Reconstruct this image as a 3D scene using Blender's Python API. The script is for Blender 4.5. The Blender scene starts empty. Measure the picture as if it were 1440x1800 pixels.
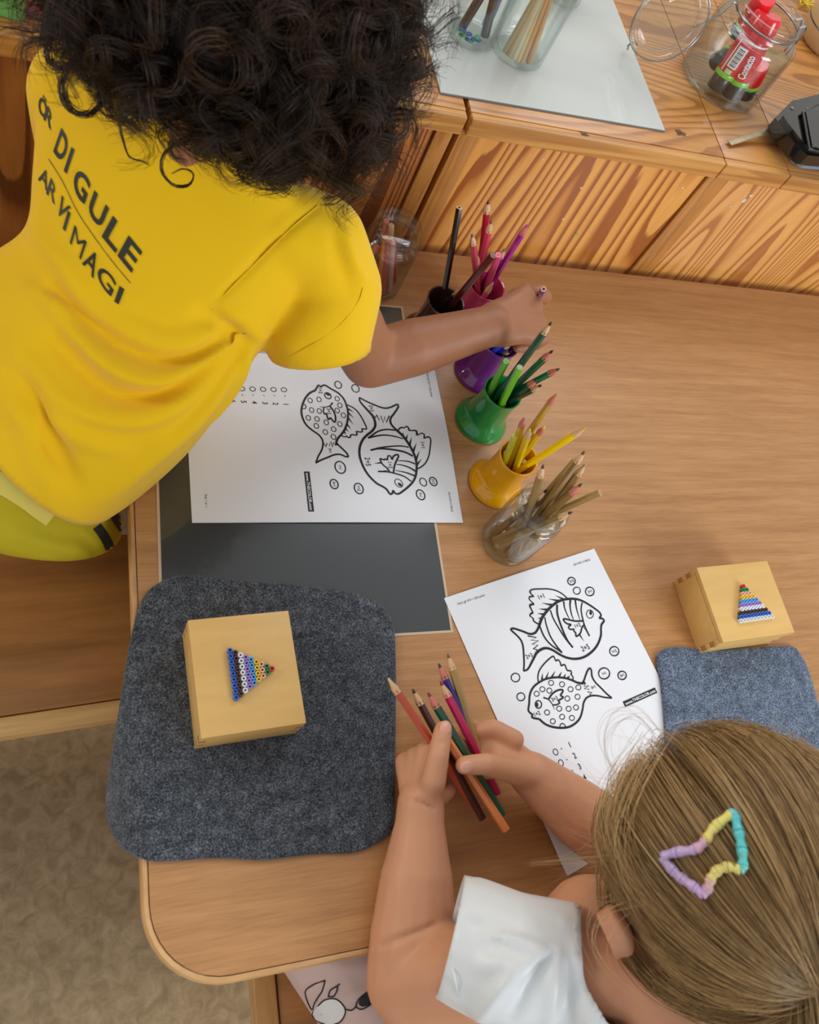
import bpy, bmesh, math, random
import numpy as np
from mathutils import Vector, Matrix, Euler, Quaternion
from mathutils.bvhtree import BVHTree
random.seed(7); RNG = np.random.default_rng(7)
SC = bpy.context.scene; COL = SC.collection
T = 0.72            # table top height
# ------------------------------------------------------------------ camera
FPX = 1499.47
CA, CB, CC = 0.45914266, -0.33550476, -0.16925704
CAM = Vector((0, 0, 1.51805))
MR = Matrix.Rotation(CC, 3, 'Z') @ Matrix.Rotation(CB, 3, 'Y') @ Matrix.Rotation(CA, 3, 'X')
cd = bpy.data.cameras.new('camera'); cam = bpy.data.objects.new('camera', cd); COL.objects.link(cam)
cam.matrix_world = Matrix.Translation(CAM) @ MR.to_4x4()
cd.sensor_fit = 'HORIZONTAL'; cd.sensor_width = 36; cd.lens = 36 * FPX / 1440
cd.clip_start = 0.02; cd.clip_end = 50
cd.dof.use_dof = True; cd.dof.focus_distance = 0.97; cd.dof.aperture_fstop = 11.0
SC.camera = cam
SC.cycles.transparent_max_bounces = 32
# ------------------------------------------------------------------ light
w = bpy.data.worlds.new('world'); SC.world = w; w.use_nodes = True
w.node_tree.nodes['Background'].inputs[0].default_value = (0.92, 0.95, 1.0, 1)
w.node_tree.nodes['Background'].inputs[1].default_value = 0.50
def area(name, loc, to, sx, sy, power, col):
    l = bpy.data.lights.new(name, 'AREA'); l.shape = 'RECTANGLE'; l.size = sx; l.size_y = sy
    l.energy = power; l.color = col
    o = bpy.data.objects.new(name, l); COL.objects.link(o)
    o.location = loc; o.rotation_euler = (Vector(to) - Vector(loc)).to_track_quat('-Z', 'Y').to_euler()
    return o
area('window_daylight', (1.9, -1.7, 1.9), (0.35, 0.25, 0.8), 1.3, 1.1, 50, (0.86, 0.93, 1.0))
area('window_daylight_far', (0.85, 1.50, 2.1), (0.6, 0.2, 0.9), 1.3, 0.8, 13, (0.9, 0.95, 1.0))
area('window_daylight_left', (-2.1, 1.35, 1.85), (0.3, 0.4, 0.8), 0.9, 0.9, 30, (1.0, 0.93, 0.84))
SC.view_settings.view_transform = 'Standard'; SC.view_settings.look = 'None'
SC.view_settings.exposure = 0.17; SC.view_settings.gamma = 1.0; SC.view_settings.use_curve_mapping = False

# ------------------------------------------------------------------ measuring helpers
def ray(px, py):
    return MR @ Vector(((px - 720) / FPX, -(py - 900) / FPX, -1.0))
def at(px, py, z=T):
    d = ray(px, py); return CAM + d * ((z - CAM.z) / d.z)
def aty(px, py, y):
    d = ray(px, py); return CAM + d * ((y - CAM.y) / d.y)
def atd(px, py, dep):
    return CAM + ray(px, py) * dep
# ------------------------------------------------------------------ object helpers
def link(o, parent=None):
    COL.objects.link(o)
    if parent is not None: o.parent = parent
    return o
def tag(o, label=None, cat=None, group=None, kind=None):
    if label: o['label'] = label
    if cat: o['category'] = cat
    if group: o['group'] = group
    if kind: o['kind'] = kind
    return o
def empty(name, loc=(0, 0, 0), label=None, cat=None, group=None, rot=None):
    o = bpy.data.objects.new(name, None); COL.objects.link(o); o.empty_display_size = 0.02
    o.location = loc
    if rot is not None: o.rotation_euler = rot
    return tag(o, label, cat, group)
def mesh_obj(name, vf, mat=None, parent=None, smooth=False, world=False):
    """vf: (verts, faces) or Mesh. world=True: verts are world coordinates under a parent Empty."""
    if isinstance(vf, bpy.types.Mesh): me = vf
    else:
        me = bpy.data.meshes.new(name); me.from_pydata([tuple(v) for v in vf[0]], [], [tuple(f) for f in vf[1]]); me.update()
    if smooth is True:
        for p in me.polygons: p.use_smooth = True
    if mat is not None and not me.materials: me.materials.append(mat)
    o = bpy.data.objects.new(name, me); link(o, parent)
    if parent is not None and not world:
        a = parent
        while a.parent is not None: a = a.parent
        world = a.name.startswith('person')
    if world and parent is not None: o.matrix_parent_inverse = pmat(parent).inverted()
    if smooth not in (True, False): shade_auto(me, smooth)
    return o
def pmat(o):
    m = Matrix.LocRotScale(o.location, o.rotation_euler, o.scale)
    return pmat(o.parent) @ o.matrix_parent_inverse @ m if o.parent else m
def shade_auto(me, ang):
    bm = bmesh.new(); bm.from_mesh(me)
    for f in bm.faces: f.smooth = True
    for e in bm.edges:
        if len(e.link_faces) == 2 and e.calc_face_angle() > math.radians(ang): e.smooth = False
    bm.to_mesh(me); bm.free()
def join(*parts):
    V = []; F = []
    for v, f in parts:
        n = len(V); V += [tuple(p) for p in v]; F += [tuple(i + n for i in q) for q in f]
    return V, F
def xf(vf, M):
    return [tuple(M @ Vector(v)) for v in vf[0]], vf[1]
def box(x0, x1, y0, y1, z0, z1, bev=0.0, seg=2):
    bm = bmesh.new(); bmesh.ops.create_cube(bm, size=1.0)
    for v in bm.verts:
        v.co = Vector(((x0 + x1) / 2 + v.co.x * (x1 - x0), (y0 + y1) / 2 + v.co.y * (y1 - y0), (z0 + z1) / 2 + v.co.z * (z1 - z0)))
    if bev > 0: bmesh.ops.bevel(bm, geom=bm.edges[:], offset=bev, segments=seg, affect='EDGES', profile=0.6)
    return bm_out(bm)
def bm_out(bm):
    bm.verts.ensure_lookup_table(); bm.verts.index_update()
    r = ([v.co[:] for v in bm.verts], [tuple(v.index for v in f.verts) for f in bm.faces]); bm.free(); return r
def prism(pts, z0, z1, bev=0.0, seg=2):
    bm = bmesh.new(); vs = [bm.verts.new((p[0], p[1], z0)) for p in pts]
    f = bm.faces.new(vs); f.normal_update()
    if f.normal.z > 0: f.normal_flip()
    r = bmesh.ops.extrude_face_region(bm, geom=[f])
    for v in r['geom']:
        if isinstance(v, bmesh.types.BMVert): v.co.z = z1
    bmesh.ops.recalc_face_normals(bm, faces=bm.faces[:])
    if bev > 0:
        es = [e for e in bm.edges if abs(e.verts[0].co.z - e.verts[1].co.z) < 1e-7]
        bmesh.ops.bevel(bm, geom=es, offset=bev, segments=seg, affect='EDGES')
    return bm_out(bm)
def lathe(prof, n=40, closed=False):
    """prof: (r,z) list; closed loop profile if closed."""
    V = []; F = []; idx = []
    for r, z in prof:
        if r < 1e-6: idx.append([len(V)] * n); V.append((0, 0, z)); continue
        idx.append(list(range(len(V), len(V) + n)))
        for k in range(n):
            a = 2 * math.pi * k / n; V.append((r * math.cos(a), r * math.sin(a), z))
    m = len(prof)
    for i in range(m if closed else m - 1):
        A, B = idx[i], idx[(i + 1) % m]
        for k in range(n):
            k2 = (k + 1) % n; f = []
            for q in (A[k], A[k2], B[k2], B[k]):
                if q not in f: f.append(q)
            if len(f) > 2: F.append(tuple(f))
    if not closed:
        if prof[0][0] > 1e-6: F.append(tuple(idx[0])[::-1])
        if prof[-1][0] > 1e-6: F.append(tuple(idx[-1]))
    return V, F
def smooth_prof(pts, k=5):
    return [tuple(p) for p in catmull([(a, b, 0) for a, b in pts], k)[:, :2]]
def catmull(pts, k=6, closed=False):
    P = np.array([list(p) for p in pts], float)
    if len(P) < 3: return P
    if closed: Q = np.vstack([P[-1], P, P[0], P[1]])
    else: Q = np.vstack([2 * P[0] - P[1], P, 2 * P[-1] - P[-2]])
    out = []
    for i in range(len(Q) - 3):
        a, b, c, d = Q[i:i + 4]
        for s in range(k):
            t = s / k
            out.append(0.5 * ((2 * b) + (-a + c) * t + (2 * a - 5 * b + 4 * c - d) * t * t + (-a + 3 * b - 3 * c + d) * t ** 3))
    if not closed: out.append(Q[-2])
    return np.array(out)
def tube(path, rad, n=10, caps=True):
    P = np.array([list(p) for p in path], float); m = len(P)
    R = np.full(m, rad) if np.isscalar(rad) else np.array(rad, float)
    V = []; F = []; up = None
    for i in range(m):
        t = P[min(i + 1, m - 1)] - P[max(i - 1, 0)]; t = t / (np.linalg.norm(t) + 1e-12)
        if up is None:
            up = np.array([0, 0, 1.0]) if abs(t[2]) < 0.9 else np.array([1.0, 0, 0])
        u = up - t * up.dot(t); u /= np.linalg.norm(u) + 1e-12; up = u; v = np.cross(t, u)
        for k in range(n):
            a = 2 * math.pi * k / n; V.append(P[i] + R[i] * (math.cos(a) * u + math.sin(a) * v))
    for i in range(m - 1):
        for k in range(n):
            k2 = (k + 1) % n; F.append((i * n + k, i * n + k2, (i + 1) * n + k2, (i + 1) * n + k))
    if caps: F.append(tuple(range(n))[::-1]); F.append(tuple((m - 1) * n + k for k in range(n)))
    return V, F
def ball(c, r, n=14, sc=(1, 1, 1), rot=None):
    bm = bmesh.new(); bmesh.ops.create_uvsphere(bm, u_segments=n, v_segments=max(6, n // 2 + 2), radius=1.0)
    for v in bm.verts:
        p = Vector((v.co.x * r * sc[0], v.co.y * r * sc[1], v.co.z * r * sc[2]))
        if rot is not None: p = rot @ p
        v.co = p + Vector(c)
    return bm_out(bm)
def chain(pts, rads):
    """overlapping spheres and cones along joints, to be fused"""
    out = []
    P = [Vector(p) for p in pts]
    for p, r in zip(P, rads): out.append(ball(p, r, 16))
    for i in range(len(P) - 1):
        out.append(tube([P[i], P[i + 1]], [rads[i], rads[i + 1]], 16))
    return out
def fuse(parts, voxel, smooth=4, factor=0.5):
    v, f = join(*parts); me = bpy.data.meshes.new('tmp'); me.from_pydata(v, [], f); me.update()
    o = bpy.data.objects.new('tmp', me); COL.objects.link(o)
    md = o.modifiers.new('r', 'REMESH'); md.mode = 'VOXEL'; md.voxel_size = voxel; md.adaptivity = 0.0
    if smooth:
        s = o.modifiers.new('s', 'SMOOTH'); s.iterations = smooth; s.factor = factor
    dg = bpy.context.evaluated_depsgraph_get(); ev = o.evaluated_get(dg)
    m2 = bpy.data.meshes.new_from_object(ev, depsgraph=dg)
    bpy.data.objects.remove(o); bpy.data.meshes.remove(me)
    for p in m2.polygons: p.use_smooth = True
    return m2
def coords(me):
    a = np.empty(len(me.vertices) * 3); me.vertices.foreach_get('co', a); return a.reshape(-1, 3)
def normals(me):
    a = np.empty(len(me.vertices) * 3); me.vertices.foreach_get('normal', a); return a.reshape(-1, 3)
def set_coords(me, a):
    me.vertices.foreach_set('co', a.ravel()); me.update()
def bvh_of(me):
    return BVHTree.FromPolygons([v.co[:] for v in me.vertices], [tuple(p.vertices) for p in me.polygons])
def hit(bvh, px, py, off=0.0):
    d = ray(px, py).normalized(); loc, n, i, dist = bvh.ray_cast(CAM, d)
    if loc is None: return None
    return loc + (n if n.dot(d) < 0 else -n) * off
def fold(me, polyl, amp, width, dirn=None):
    """push the surface in or out along a crease line (3D polyline)"""
    P = np.array([list(p) for p in polyl if p is not None], float)
    if len(P) < 2: return
    P = catmull(P, 5); C = coords(me); N = normals(me)
    best = np.full(len(C), 1e9); tb = np.zeros(len(C))
    for i in range(len(P) - 1):
        a, b = P[i], P[i + 1]; ab = b - a
        t = np.clip(((C - a) @ ab) / (ab @ ab + 1e-12), 0, 1)
        d = np.linalg.norm(C - (a + t[:, None] * ab), axis=1)
        m = d < best; best[m] = d[m]; tb[m] = (i + t[m]) / (len(P) - 1)
    w_ = np.exp(-(best / width) ** 2) * np.sin(np.pi * np.clip(tb * 0.9 + 0.05, 0, 1)) ** 0.5
    C += (N if dirn is None else np.array(dirn)[None, :]) * (amp * w_)[:, None]
    set_coords(me, C)
# ------------------------------------------------------------------ materials
def newmat(name):
    m = bpy.data.materials.new(name); m.use_nodes = True; return m, m.node_tree, m.node_tree.nodes['Principled BSDF']
def rgb(r, g, b):   # sRGB 0-255 to linear
    return tuple(((c / 255) / 12.92 if c / 255 <= 0.04045 else ((c / 255 + 0.055) / 1.055) ** 2.4) for c in (r, g, b)) + (1,)
_pc = {}
def plain(name, col, rough=0.5, metal=0.0, coat=0.0, bump=0.0, bscale=200, var=0.0, vscale=20, spec=0.5, sss=0.0, sheen=0.0):
    m, nt, b = newmat(name)
    b.inputs['Base Color'].default_value = col; b.inputs['Roughness'].default_value = rough
    b.inputs['Metallic'].default_value = metal; b.inputs['Coat Weight'].default_value = coat
    b.inputs['Specular IOR Level'].default_value = spec
    if sheen: b.inputs['Sheen Weight'].default_value = sheen; b.inputs['Sheen Roughness'].default_value = 0.5
    if sss:
        b.inputs['Subsurface Weight'].default_value = sss; b.inputs['Subsurface Radius'].default_value = (1, .35, .2); b.inputs['Subsurface Scale'].default_value = 0.006
    tc = nt.nodes.new('ShaderNodeTexCoord')
    if var:
        n = nt.nodes.new('ShaderNodeTexNoise'); n.inputs['Scale'].default_value = vscale; n.inputs['Detail'].default_value = 4
        mx = nt.nodes.new('ShaderNodeMix'); mx.data_type = 'RGBA'
        mx.inputs['A'].default_value = tuple(c * (1 - var) for c in col[:3]) + (1,); mx.inputs['B'].default_value = tuple(min(1, c * (1 + var)) for c in col[:3]) + (1,)
        nt.links.new(tc.outputs['Object'], n.inputs['Vector']); nt.links.new(n.outputs['Fac'], mx.inputs['Factor']); nt.links.new(mx.outputs['Result'], b.inputs['Base Color'])
    if bump:
        n2 = nt.nodes.new('ShaderNodeTexNoise'); n2.inputs['Scale'].default_value = bscale; n2.inputs['Detail'].default_value = 3
        bp = nt.nodes.new('ShaderNodeBump'); bp.inputs['Strength'].default_value = bump; bp.inputs['Distance'].default_value = 0.001
        nt.links.new(tc.outputs['Object'], n2.inputs['Vector']); nt.links.new(n2.outputs['Fac'], bp.inputs['Height']); nt.links.new(bp.outputs['Normal'], b.inputs['Normal'])
    return m
def ramp(nt, stops):
    r = nt.nodes.new('ShaderNodeValToRGB'); e = r.color_ramp.elements
    while len(e) < len(stops): e.new(0.5)
    for i, (p, c) in enumerate(stops): e[i].position = p; e[i].color = c
    return r
def wood(name, light, dark, mid=None, stretch=(2, 30, 30), rings=0.0, ringscale=10, ringdist=3, rot=(0, 0, 0), rough=0.45, coat=0.1, fine=0.5, knots=None, pos=(0.35, 0.62), off=(0, 0, 0), finescale=6.0):
    """grain runs along the axis whose stretch is small"""
    m, nt, b = newmat(name); L = nt.links.new
    tc = nt.nodes.new('ShaderNodeTexCoord'); mp = nt.nodes.new('ShaderNodeMapping'); mp.inputs['Rotation'].default_value = rot
    mp.inputs['Scale'].default_value = stretch; mp.inputs['Location'].default_value = off; L(tc.outputs['Object'], mp.inputs['Vector'])
    n1 = nt.nodes.new('ShaderNodeTexNoise'); n1.inputs['Scale'].default_value = 1.0; n1.inputs['Detail'].default_value = 6; n1.inputs['Roughness'].default_value = 0.6; n1.inputs['Distortion'].default_value = 0.4
    L(mp.outputs['Vector'], n1.inputs['Vector'])
    n2 = nt.nodes.new('ShaderNodeTexNoise'); n2.inputs['Scale'].default_value = finescale; n2.inputs['Detail'].default_value = 3
    L(mp.outputs['Vector'], n2.inputs['Vector'])
    if rings > 0:
        wv = nt.nodes.new('ShaderNodeTexNoise'); wv.inputs['Scale'].default_value = 0.16; wv.inputs['Detail'].default_value = 2.5; wv.inputs['Roughness'].default_value = 0.45
        L(mp.outputs['Vector'], wv.inputs['Vector'])
        mul = nt.nodes.new('ShaderNodeMath'); mul.operation = 'MULTIPLY'; mul.inputs[1].default_value = ringscale; L(wv.outputs['Fac'], mul.inputs[0])
        ad = nt.nodes.new('ShaderNodeMath'); ad.operation = 'MULTIPLY_ADD'; ad.inputs[1].default_value = 0.6; L(n1.outputs['Fac'], ad.inputs[0]); L(mul.outputs[0], ad.inputs[2])
        fr = nt.nodes.new('ShaderNodeMath'); fr.operation = 'FRACT'; L(ad.outputs[0], fr.inputs[0])
        r1 = ramp(nt, [(0.0, light), (0.38, light), (0.62, mid or dark), (0.74, dark), (0.95, dark), (1.0, light)])
        L(fr.outputs[0], r1.inputs[0])
        r0 = ramp(nt, [(pos[0], light), (pos[1], mid or dark)]); L(n1.outputs['Fac'], r0.inputs[0])
        mx = nt.nodes.new('ShaderNodeMix'); mx.data_type = 'RGBA'; mx.inputs['Factor'].default_value = rings
        L(r0.outputs[0], mx.inputs['A']); L(r1.outputs[0], mx.inputs['B']); colo = mx.outputs['Result']
    else:
        r0 = ramp(nt, [(pos[0], light), (pos[1], dark)]); L(n1.outputs['Fac'], r0.inputs[0]); colo = r0.outputs[0]
    mf = nt.nodes.new('ShaderNodeMix'); mf.data_type = 'RGBA'; mf.blend_type = 'MULTIPLY'; mf.inputs['Factor'].default_value = fine
    rf = ramp(nt, [(0.35, (0.72, 0.66, 0.6, 1)), (0.6, (1.05, 1.04, 1.02, 1))]); L(n2.outputs['Fac'], rf.inputs[0])
    L(colo, mf.inputs['A']); L(rf.outputs[0], mf.inputs['B']); colo = mf.outputs['Result']
    if knots:
        vo = nt.nodes.new('ShaderNodeTexVoronoi'); vo.inputs['Scale'].default_value = knots
        L(tc.outputs['Object'], vo.inputs['Vector'])
        rk = ramp(nt, [(0.03, (1, 1, 1, 1)), (0.09, (0, 0, 0, 1))]); L(vo.outputs['Distance'], rk.inputs[0])
        mk = nt.nodes.new('ShaderNodeMix'); mk.data_type = 'RGBA'; L(rk.outputs[0], mk.inputs['Factor']); L(colo, mk.inputs['A'])
        mk.inputs['B'].default_value = tuple(c * 0.35 for c in dark[:3]) + (1,); colo = mk.outputs['Result']
    L(colo, b.inputs['Base Color'])
    b.inputs['Roughness'].default_value = rough; b.inputs['Coat Weight'].default_value = coat; b.inputs['Coat Roughness'].default_value = 0.25
    bp = nt.nodes.new('ShaderNodeBump'); bp.inputs['Strength'].default_value = 0.12; bp.inputs['Distance'].default_value = 0.0006
    L(n2.outputs['Fac'], bp.inputs['Height']); L(bp.outputs['Normal'], b.inputs['Normal'])
    return m
def glass(name, tint=(0.97, 0.99, 0.98, 1), rough=0.0, ior=1.47):
    m, nt, b = newmat(name); L = nt.links.new; out = nt.nodes['Material Output']; nt.nodes.remove(b)
    tr = nt.nodes.new('ShaderNodeBsdfTransparent'); gl = nt.nodes.new('ShaderNodeBsdfGlossy'); gl.inputs['Roughness'].default_value = 0.0
    lw = nt.nodes.new('ShaderNodeLayerWeight'); lw.inputs['Blend'].default_value = 0.5
    cr = ramp(nt, [(0.0, tint), (0.75, tuple(c * .93 for c in tint[:3]) + (1,)), (1.0, tuple(c * .62 for c in tint[:3]) + (1,))]); L(lw.outputs['Facing'], cr.inputs[0]); L(cr.outputs[0], tr.inputs['Color'])
    fr = ramp(nt, [(0.0, (.05,) * 3 + (1,)), (.55, (.10,) * 3 + (1,)), (.82, (.34,) * 3 + (1,)), (1.0, (.85,) * 3 + (1,))]); L(lw.outputs['Facing'], fr.inputs[0]); mx = nt.nodes.new('ShaderNodeMixShader')
    L(fr.outputs[0], mx.inputs[0]); L(tr.outputs[0], mx.inputs[1]); L(gl.outputs[0], mx.inputs[2]); L(mx.outputs[0], out.inputs['Surface']); return m
M = {}
M['table'] = wood('beech_laminate', rgb(194, 142, 89), rgb(169, 117, 67), stretch=(5, 90, 90), rough=0.42, coat=0.15, fine=0.4, pos=(0.3, 0.72), finescale=7)
M['edge'] = wood('beech_edge', rgb(214, 168, 112), rgb(180, 130, 78), stretch=(8, 8, 60), rough=0.4, fine=0.3)
M['birch'] = wood('birch_box', rgb(228, 184, 110), rgb(212, 166, 92), stretch=(4, 22, 22), rough=0.45, fine=0.12, pos=(0.3, 0.75))
M['birchdark'] = plain('birch_end_grain', rgb(176, 126, 70), 0.6, var=0.15, vscale=120)
M['bench'] = wood('bench_veneer', rgb(176, 120, 62), rgb(146, 96, 44), stretch=(3, 26, 26), rough=0.45, fine=0.25, rot=(0, 0, 0))
M['benchedge'] = wood('bench_edge_beech', rgb(216, 172, 108), rgb(190, 144, 84), stretch=(4, 40, 40), rough=0.4, fine=0.2)
M['chair'] = wood('chair_beech', rgb(206, 158, 92), rgb(180, 130, 70), stretch=(20, 4, 20), rough=0.4, fine=0.2)
M['pinetop'] = wood('pine_top', rgb(204, 144, 76), rgb(142, 84, 34), rgb(182, 118, 54), stretch=(3, 24, 24), rings=0.55, ringscale=60, rough=0.35, coat=0.3, fine=0.5, pos=(0.3, 0.65))
M['pinelip'] = wood('pine_lip', rgb(216, 160, 86), rgb(158, 100, 46), rgb(190, 130, 62), stretch=(2, 40, 60), rings=0.5, ringscale=30, rough=0.4, coat=0.2, fine=0.4)
M['pinepanel'] = wood('pine_panel', rgb(232, 166, 84), rgb(160, 88, 34), rgb(208, 136, 60), stretch=(26, 26, 1.7), rings=0.95, ringscale=48, rough=0.35, coat=0.3, fine=0.3, finescale=4)
M['pinepanel2'] = wood('pine_panel_b', rgb(230, 168, 90), rgb(176, 104, 44), rgb(214, 146, 70), stretch=(26, 26, 2.2), rings=0.9, ringscale=60, rough=0.35, coat=0.3, fine=0.3, off=(3, 1, 4), finescale=4)
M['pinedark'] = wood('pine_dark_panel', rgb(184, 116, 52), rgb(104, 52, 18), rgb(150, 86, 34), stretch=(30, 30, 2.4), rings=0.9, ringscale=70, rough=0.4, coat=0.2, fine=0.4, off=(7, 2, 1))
M['stile'] = wood('pine_stile', rgb(198, 136, 66), rgb(150, 92, 38), rgb(176, 116, 52), stretch=(60, 60, 4), rings=0.3, ringscale=30, rough=0.4, coat=0.2, fine=0.5)
M['shadow'] = plain('dark_gap', rgb(50, 26, 12), 0.8)
M['paper'] = plain('paper', rgb(232, 231, 232), 0.75, spec=0.25)
M['ink'] = plain('black_print', rgb(24, 23, 25), 0.6)
M['inkgrey'] = plain('grey_print', rgb(70, 70, 74), 0.6)
M['mat'] = plain('dark_sheet', rgb(62, 63, 62), 0.22, coat=0.6, bump=0.03, bscale=30, var=0.08, vscale=8)
M['lam'] = plain('laminate_border', rgb(206, 178, 146), 0.3, coat=0.3)
M['sheet'] = plain('grey_white_sheet', rgb(196, 196, 188), 0.3, coat=0.5, var=0.04, vscale=6, bump=0.02, bscale=14)
M['sheetedge'] = plain('sheet_edge', rgb(110, 116, 118), 0.5)
M['yellow'] = plain('yellow_cotton', (0.80, 0.475, 0.003, 1), 0.85, bump=0.08, bscale=900, spec=0.2, sheen=0.15)
M['paleyellow'] = plain('pale_yellow_cotton', rgb(216, 196, 92), 0.85, bump=0.1, bscale=700, spec=0.2)
M['shorts'] = plain('olive_yellow_cotton', rgb(184, 164, 30), 0.85, bump=0.15, bscale=600, spec=0.2)
M['stripe'] = plain('black_stripe', rgb(32, 32, 34), 0.7)
M['shirtink'] = plain('dark_green_black_print', rgb(38, 40, 24), 0.6)
M['skinb'] = plain('brown_skin', rgb(160, 106, 74), 0.5, var=0.07, vscale=40, bump=0.05, bscale=300, sss=0.12, spec=0.35)
M['sking'] = plain('light_skin', rgb(206, 147, 111), 0.5, var=0.07, vscale=45, bump=0.05, bscale=300, sss=0.15, spec=0.35)
M['nail'] = plain('finger_nail', rgb(222, 160, 136), 0.3, spec=0.5)
M['white'] = plain('white_satin', rgb(226, 228, 226), 0.42, bump=0.05, bscale=500, spec=0.5, sheen=0.2)
M['pants'] = plain('pale_pink_cotton', rgb(206, 178, 168), 0.85, bump=0.15, bscale=500, spec=0.2)
M['patch'] = plain('white_print', rgb(222, 218, 214), 0.8)
M['steel'] = plain('wire_steel', rgb(150, 150, 150), 0.25, metal=1.0)
M['black'] = plain('gloss_black_plastic', rgb(14, 15, 15), 0.12, coat=0.6)
M['bluegrey'] = plain('blue_grey_plastic', rgb(128, 142, 160), 0.4)
M['brass'] = plain('worn_brass', rgb(150, 132, 100), 0.4, metal=0.6, var=0.5, vscale=90)
M['wood_tip'] = plain('pencil_wood', rgb(216, 172, 128), 0.6, var=0.08, vscale=400)
M['pink_tip'] = plain('pencil_wood_rosy', rgb(204, 118, 98), 0.6, var=0.08, vscale=400)
M['glass'] = glass('clear_glass'); M['gglass'] = glass('greenish_glass', (0.92, 0.97, 0.96, 1))
M['lino'] = None
def lino():
    m, nt, b = newmat('linoleum'); L = nt.links.new
    tc = nt.nodes.new('ShaderNodeTexCoord'); n = nt.nodes.new('ShaderNodeTexNoise'); n.inputs['Scale'].default_value = 38; n.inputs['Detail'].default_value = 8; n.inputs['Roughness'].default_value = 0.65; n.inputs['Distortion'].default_value = 0.8
    L(tc.outputs['Object'], n.inputs['Vector']); r = ramp(nt, [(0.3, rgb(146, 122, 86)), (0.5, rgb(176, 150, 110)), (0.72, rgb(198, 172, 132))]); L(n.outputs['Fac'], r.inputs[0]); L(r.outputs[0], b.inputs['Base Color']); b.inputs['Roughness'].default_value = 0.5
    return m
M['lino'] = lino()
def felt(name, a, bcol, c):
    m, nt, b = newmat(name); L = nt.links.new
    tc = nt.nodes.new('ShaderNodeTexCoord')
    n = nt.nodes.new('ShaderNodeTexNoise'); n.inputs['Scale'].default_value = 640; n.inputs['Detail'].default_value = 4; n.inputs['Roughness'].default_value = 0.7; n.inputs['Distortion'].default_value = 1.0
    n2 = nt.nodes.new('ShaderNodeTexNoise'); n2.inputs['Scale'].default_value = 90; n2.inputs['Detail'].default_value = 4
    L(tc.outputs['Object'], n.inputs['Vector']); L(tc.outputs['Object'], n2.inputs['Vector'])
    ad = nt.nodes.new('ShaderNodeMath'); ad.operation = 'MULTIPLY_ADD'; ad.inputs[1].default_value = 0.22; L(n2.outputs['Fac'], ad.inputs[0]); L(n.outputs['Fac'], ad.inputs[2])
    r = ramp(nt, [(0.48, a), (0.61, bcol), (0.78, c)]); L(ad.outputs[0], r.inputs[0]); L(r.outputs[0], b.inputs['Base Color'])
    b.inputs['Roughness'].default_value = 0.95; b.inputs['Specular IOR Level'].default_value = 0.1; b.inputs['Sheen Weight'].default_value = 0.25
    bp = nt.nodes.new('ShaderNodeBump'); bp.inputs['Strength'].default_value = 0.7; bp.inputs['Distance'].default_value = 0.0012; L(n.outputs['Fac'], bp.inputs['Height']); L(bp.outputs['Normal'], b.inputs['Normal'])
    return m
M['felt'] = felt('charcoal_felt', rgb(30, 32, 36), rgb(64, 68, 74), rgb(134, 138, 144))
M['felt2'] = felt('blue_grey_felt', rgb(34, 41, 52), rgb(80, 93, 112), rgb(158, 172, 192))
def hairmat(name, c1, c2, rough=0.4):
    m, nt, b = newmat(name); L = nt.links.new
    at_ = nt.nodes.new('ShaderNodeAttribute'); at_.attribute_name = 'shade'
    r = ramp(nt, [(0.0, c1), (1.0, c2)]); L(at_.outputs['Fac'], r.inputs[0]); L(r.outputs[0], b.inputs['Base Color'])
    b.inputs['Roughness'].default_value = rough; b.inputs['Specular IOR Level'].default_value = 0.35
    return m
M['hairb'] = hairmat('dark_brown_hair', rgb(20, 12, 7), rgb(82, 54, 30), 0.45)
M['hairg'] = hairmat('dark_blonde_hair', rgb(104, 74, 40), rgb(224, 184, 124), 0.36)
M['hairbase'] = plain('dark_hair_mass', rgb(22, 16, 12), 0.8)
M['hairbaseg'] = plain('blonde_hair_mass', rgb(132, 102, 60), 0.7, var=0.2, vscale=60)
def cmat(c, rough=0.35, coat=0.4):
    k = (tuple(c), rough)
    if k not in _pc: _pc[k] = plain('paint_%d_%d_%d' % tuple(c[:3]), rgb(*c), rough, coat=coat)
    return _pc[k]
# ------------------------------------------------------------------ the setting
fl = mesh_obj('floor', ([(-2.5, -2.5, 0), (3.5, -2.5, 0), (3.5, 3.2, 0), (-2.5, 3.2, 0)], [(0, 1, 2, 3)]), M['lino']); tag(fl, 'beige speckled linoleum floor under the table and bench', None, None, 'structure')
wo = mesh_obj('wall_back', join(box(-2.5, .15, 1.42, 1.54, 0, 2.75), box(1.55, 3.5, 1.42, 1.54, 0, 2.75), box(.1501, 1.5499, 1.42, 1.54, 0, 1.65), box(.1501, 1.5499, 1.42, 1.54, 2.55, 2.75)), plain('pale_wall_paint', rgb(222, 218, 208), .8)); wo['kind'] = 'structure'
wf = mesh_obj('window_1', join(box(.1505, .20, 1.44, 1.52, 1.6505, 2.5495), box(1.50, 1.5495, 1.44, 1.52, 1.6505, 2.5495), box(.2001, 1.4999, 1.44, 1.52, 1.6505, 1.70), box(.2001, 1.4999, 1.44, 1.52, 2.50, 2.5495), box(.83, .87, 1.45, 1.51, 1.7001, 2.4999)), plain('white_window_paint', rgb(232, 232, 230), .5)); wf['kind'] = 'structure'
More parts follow.
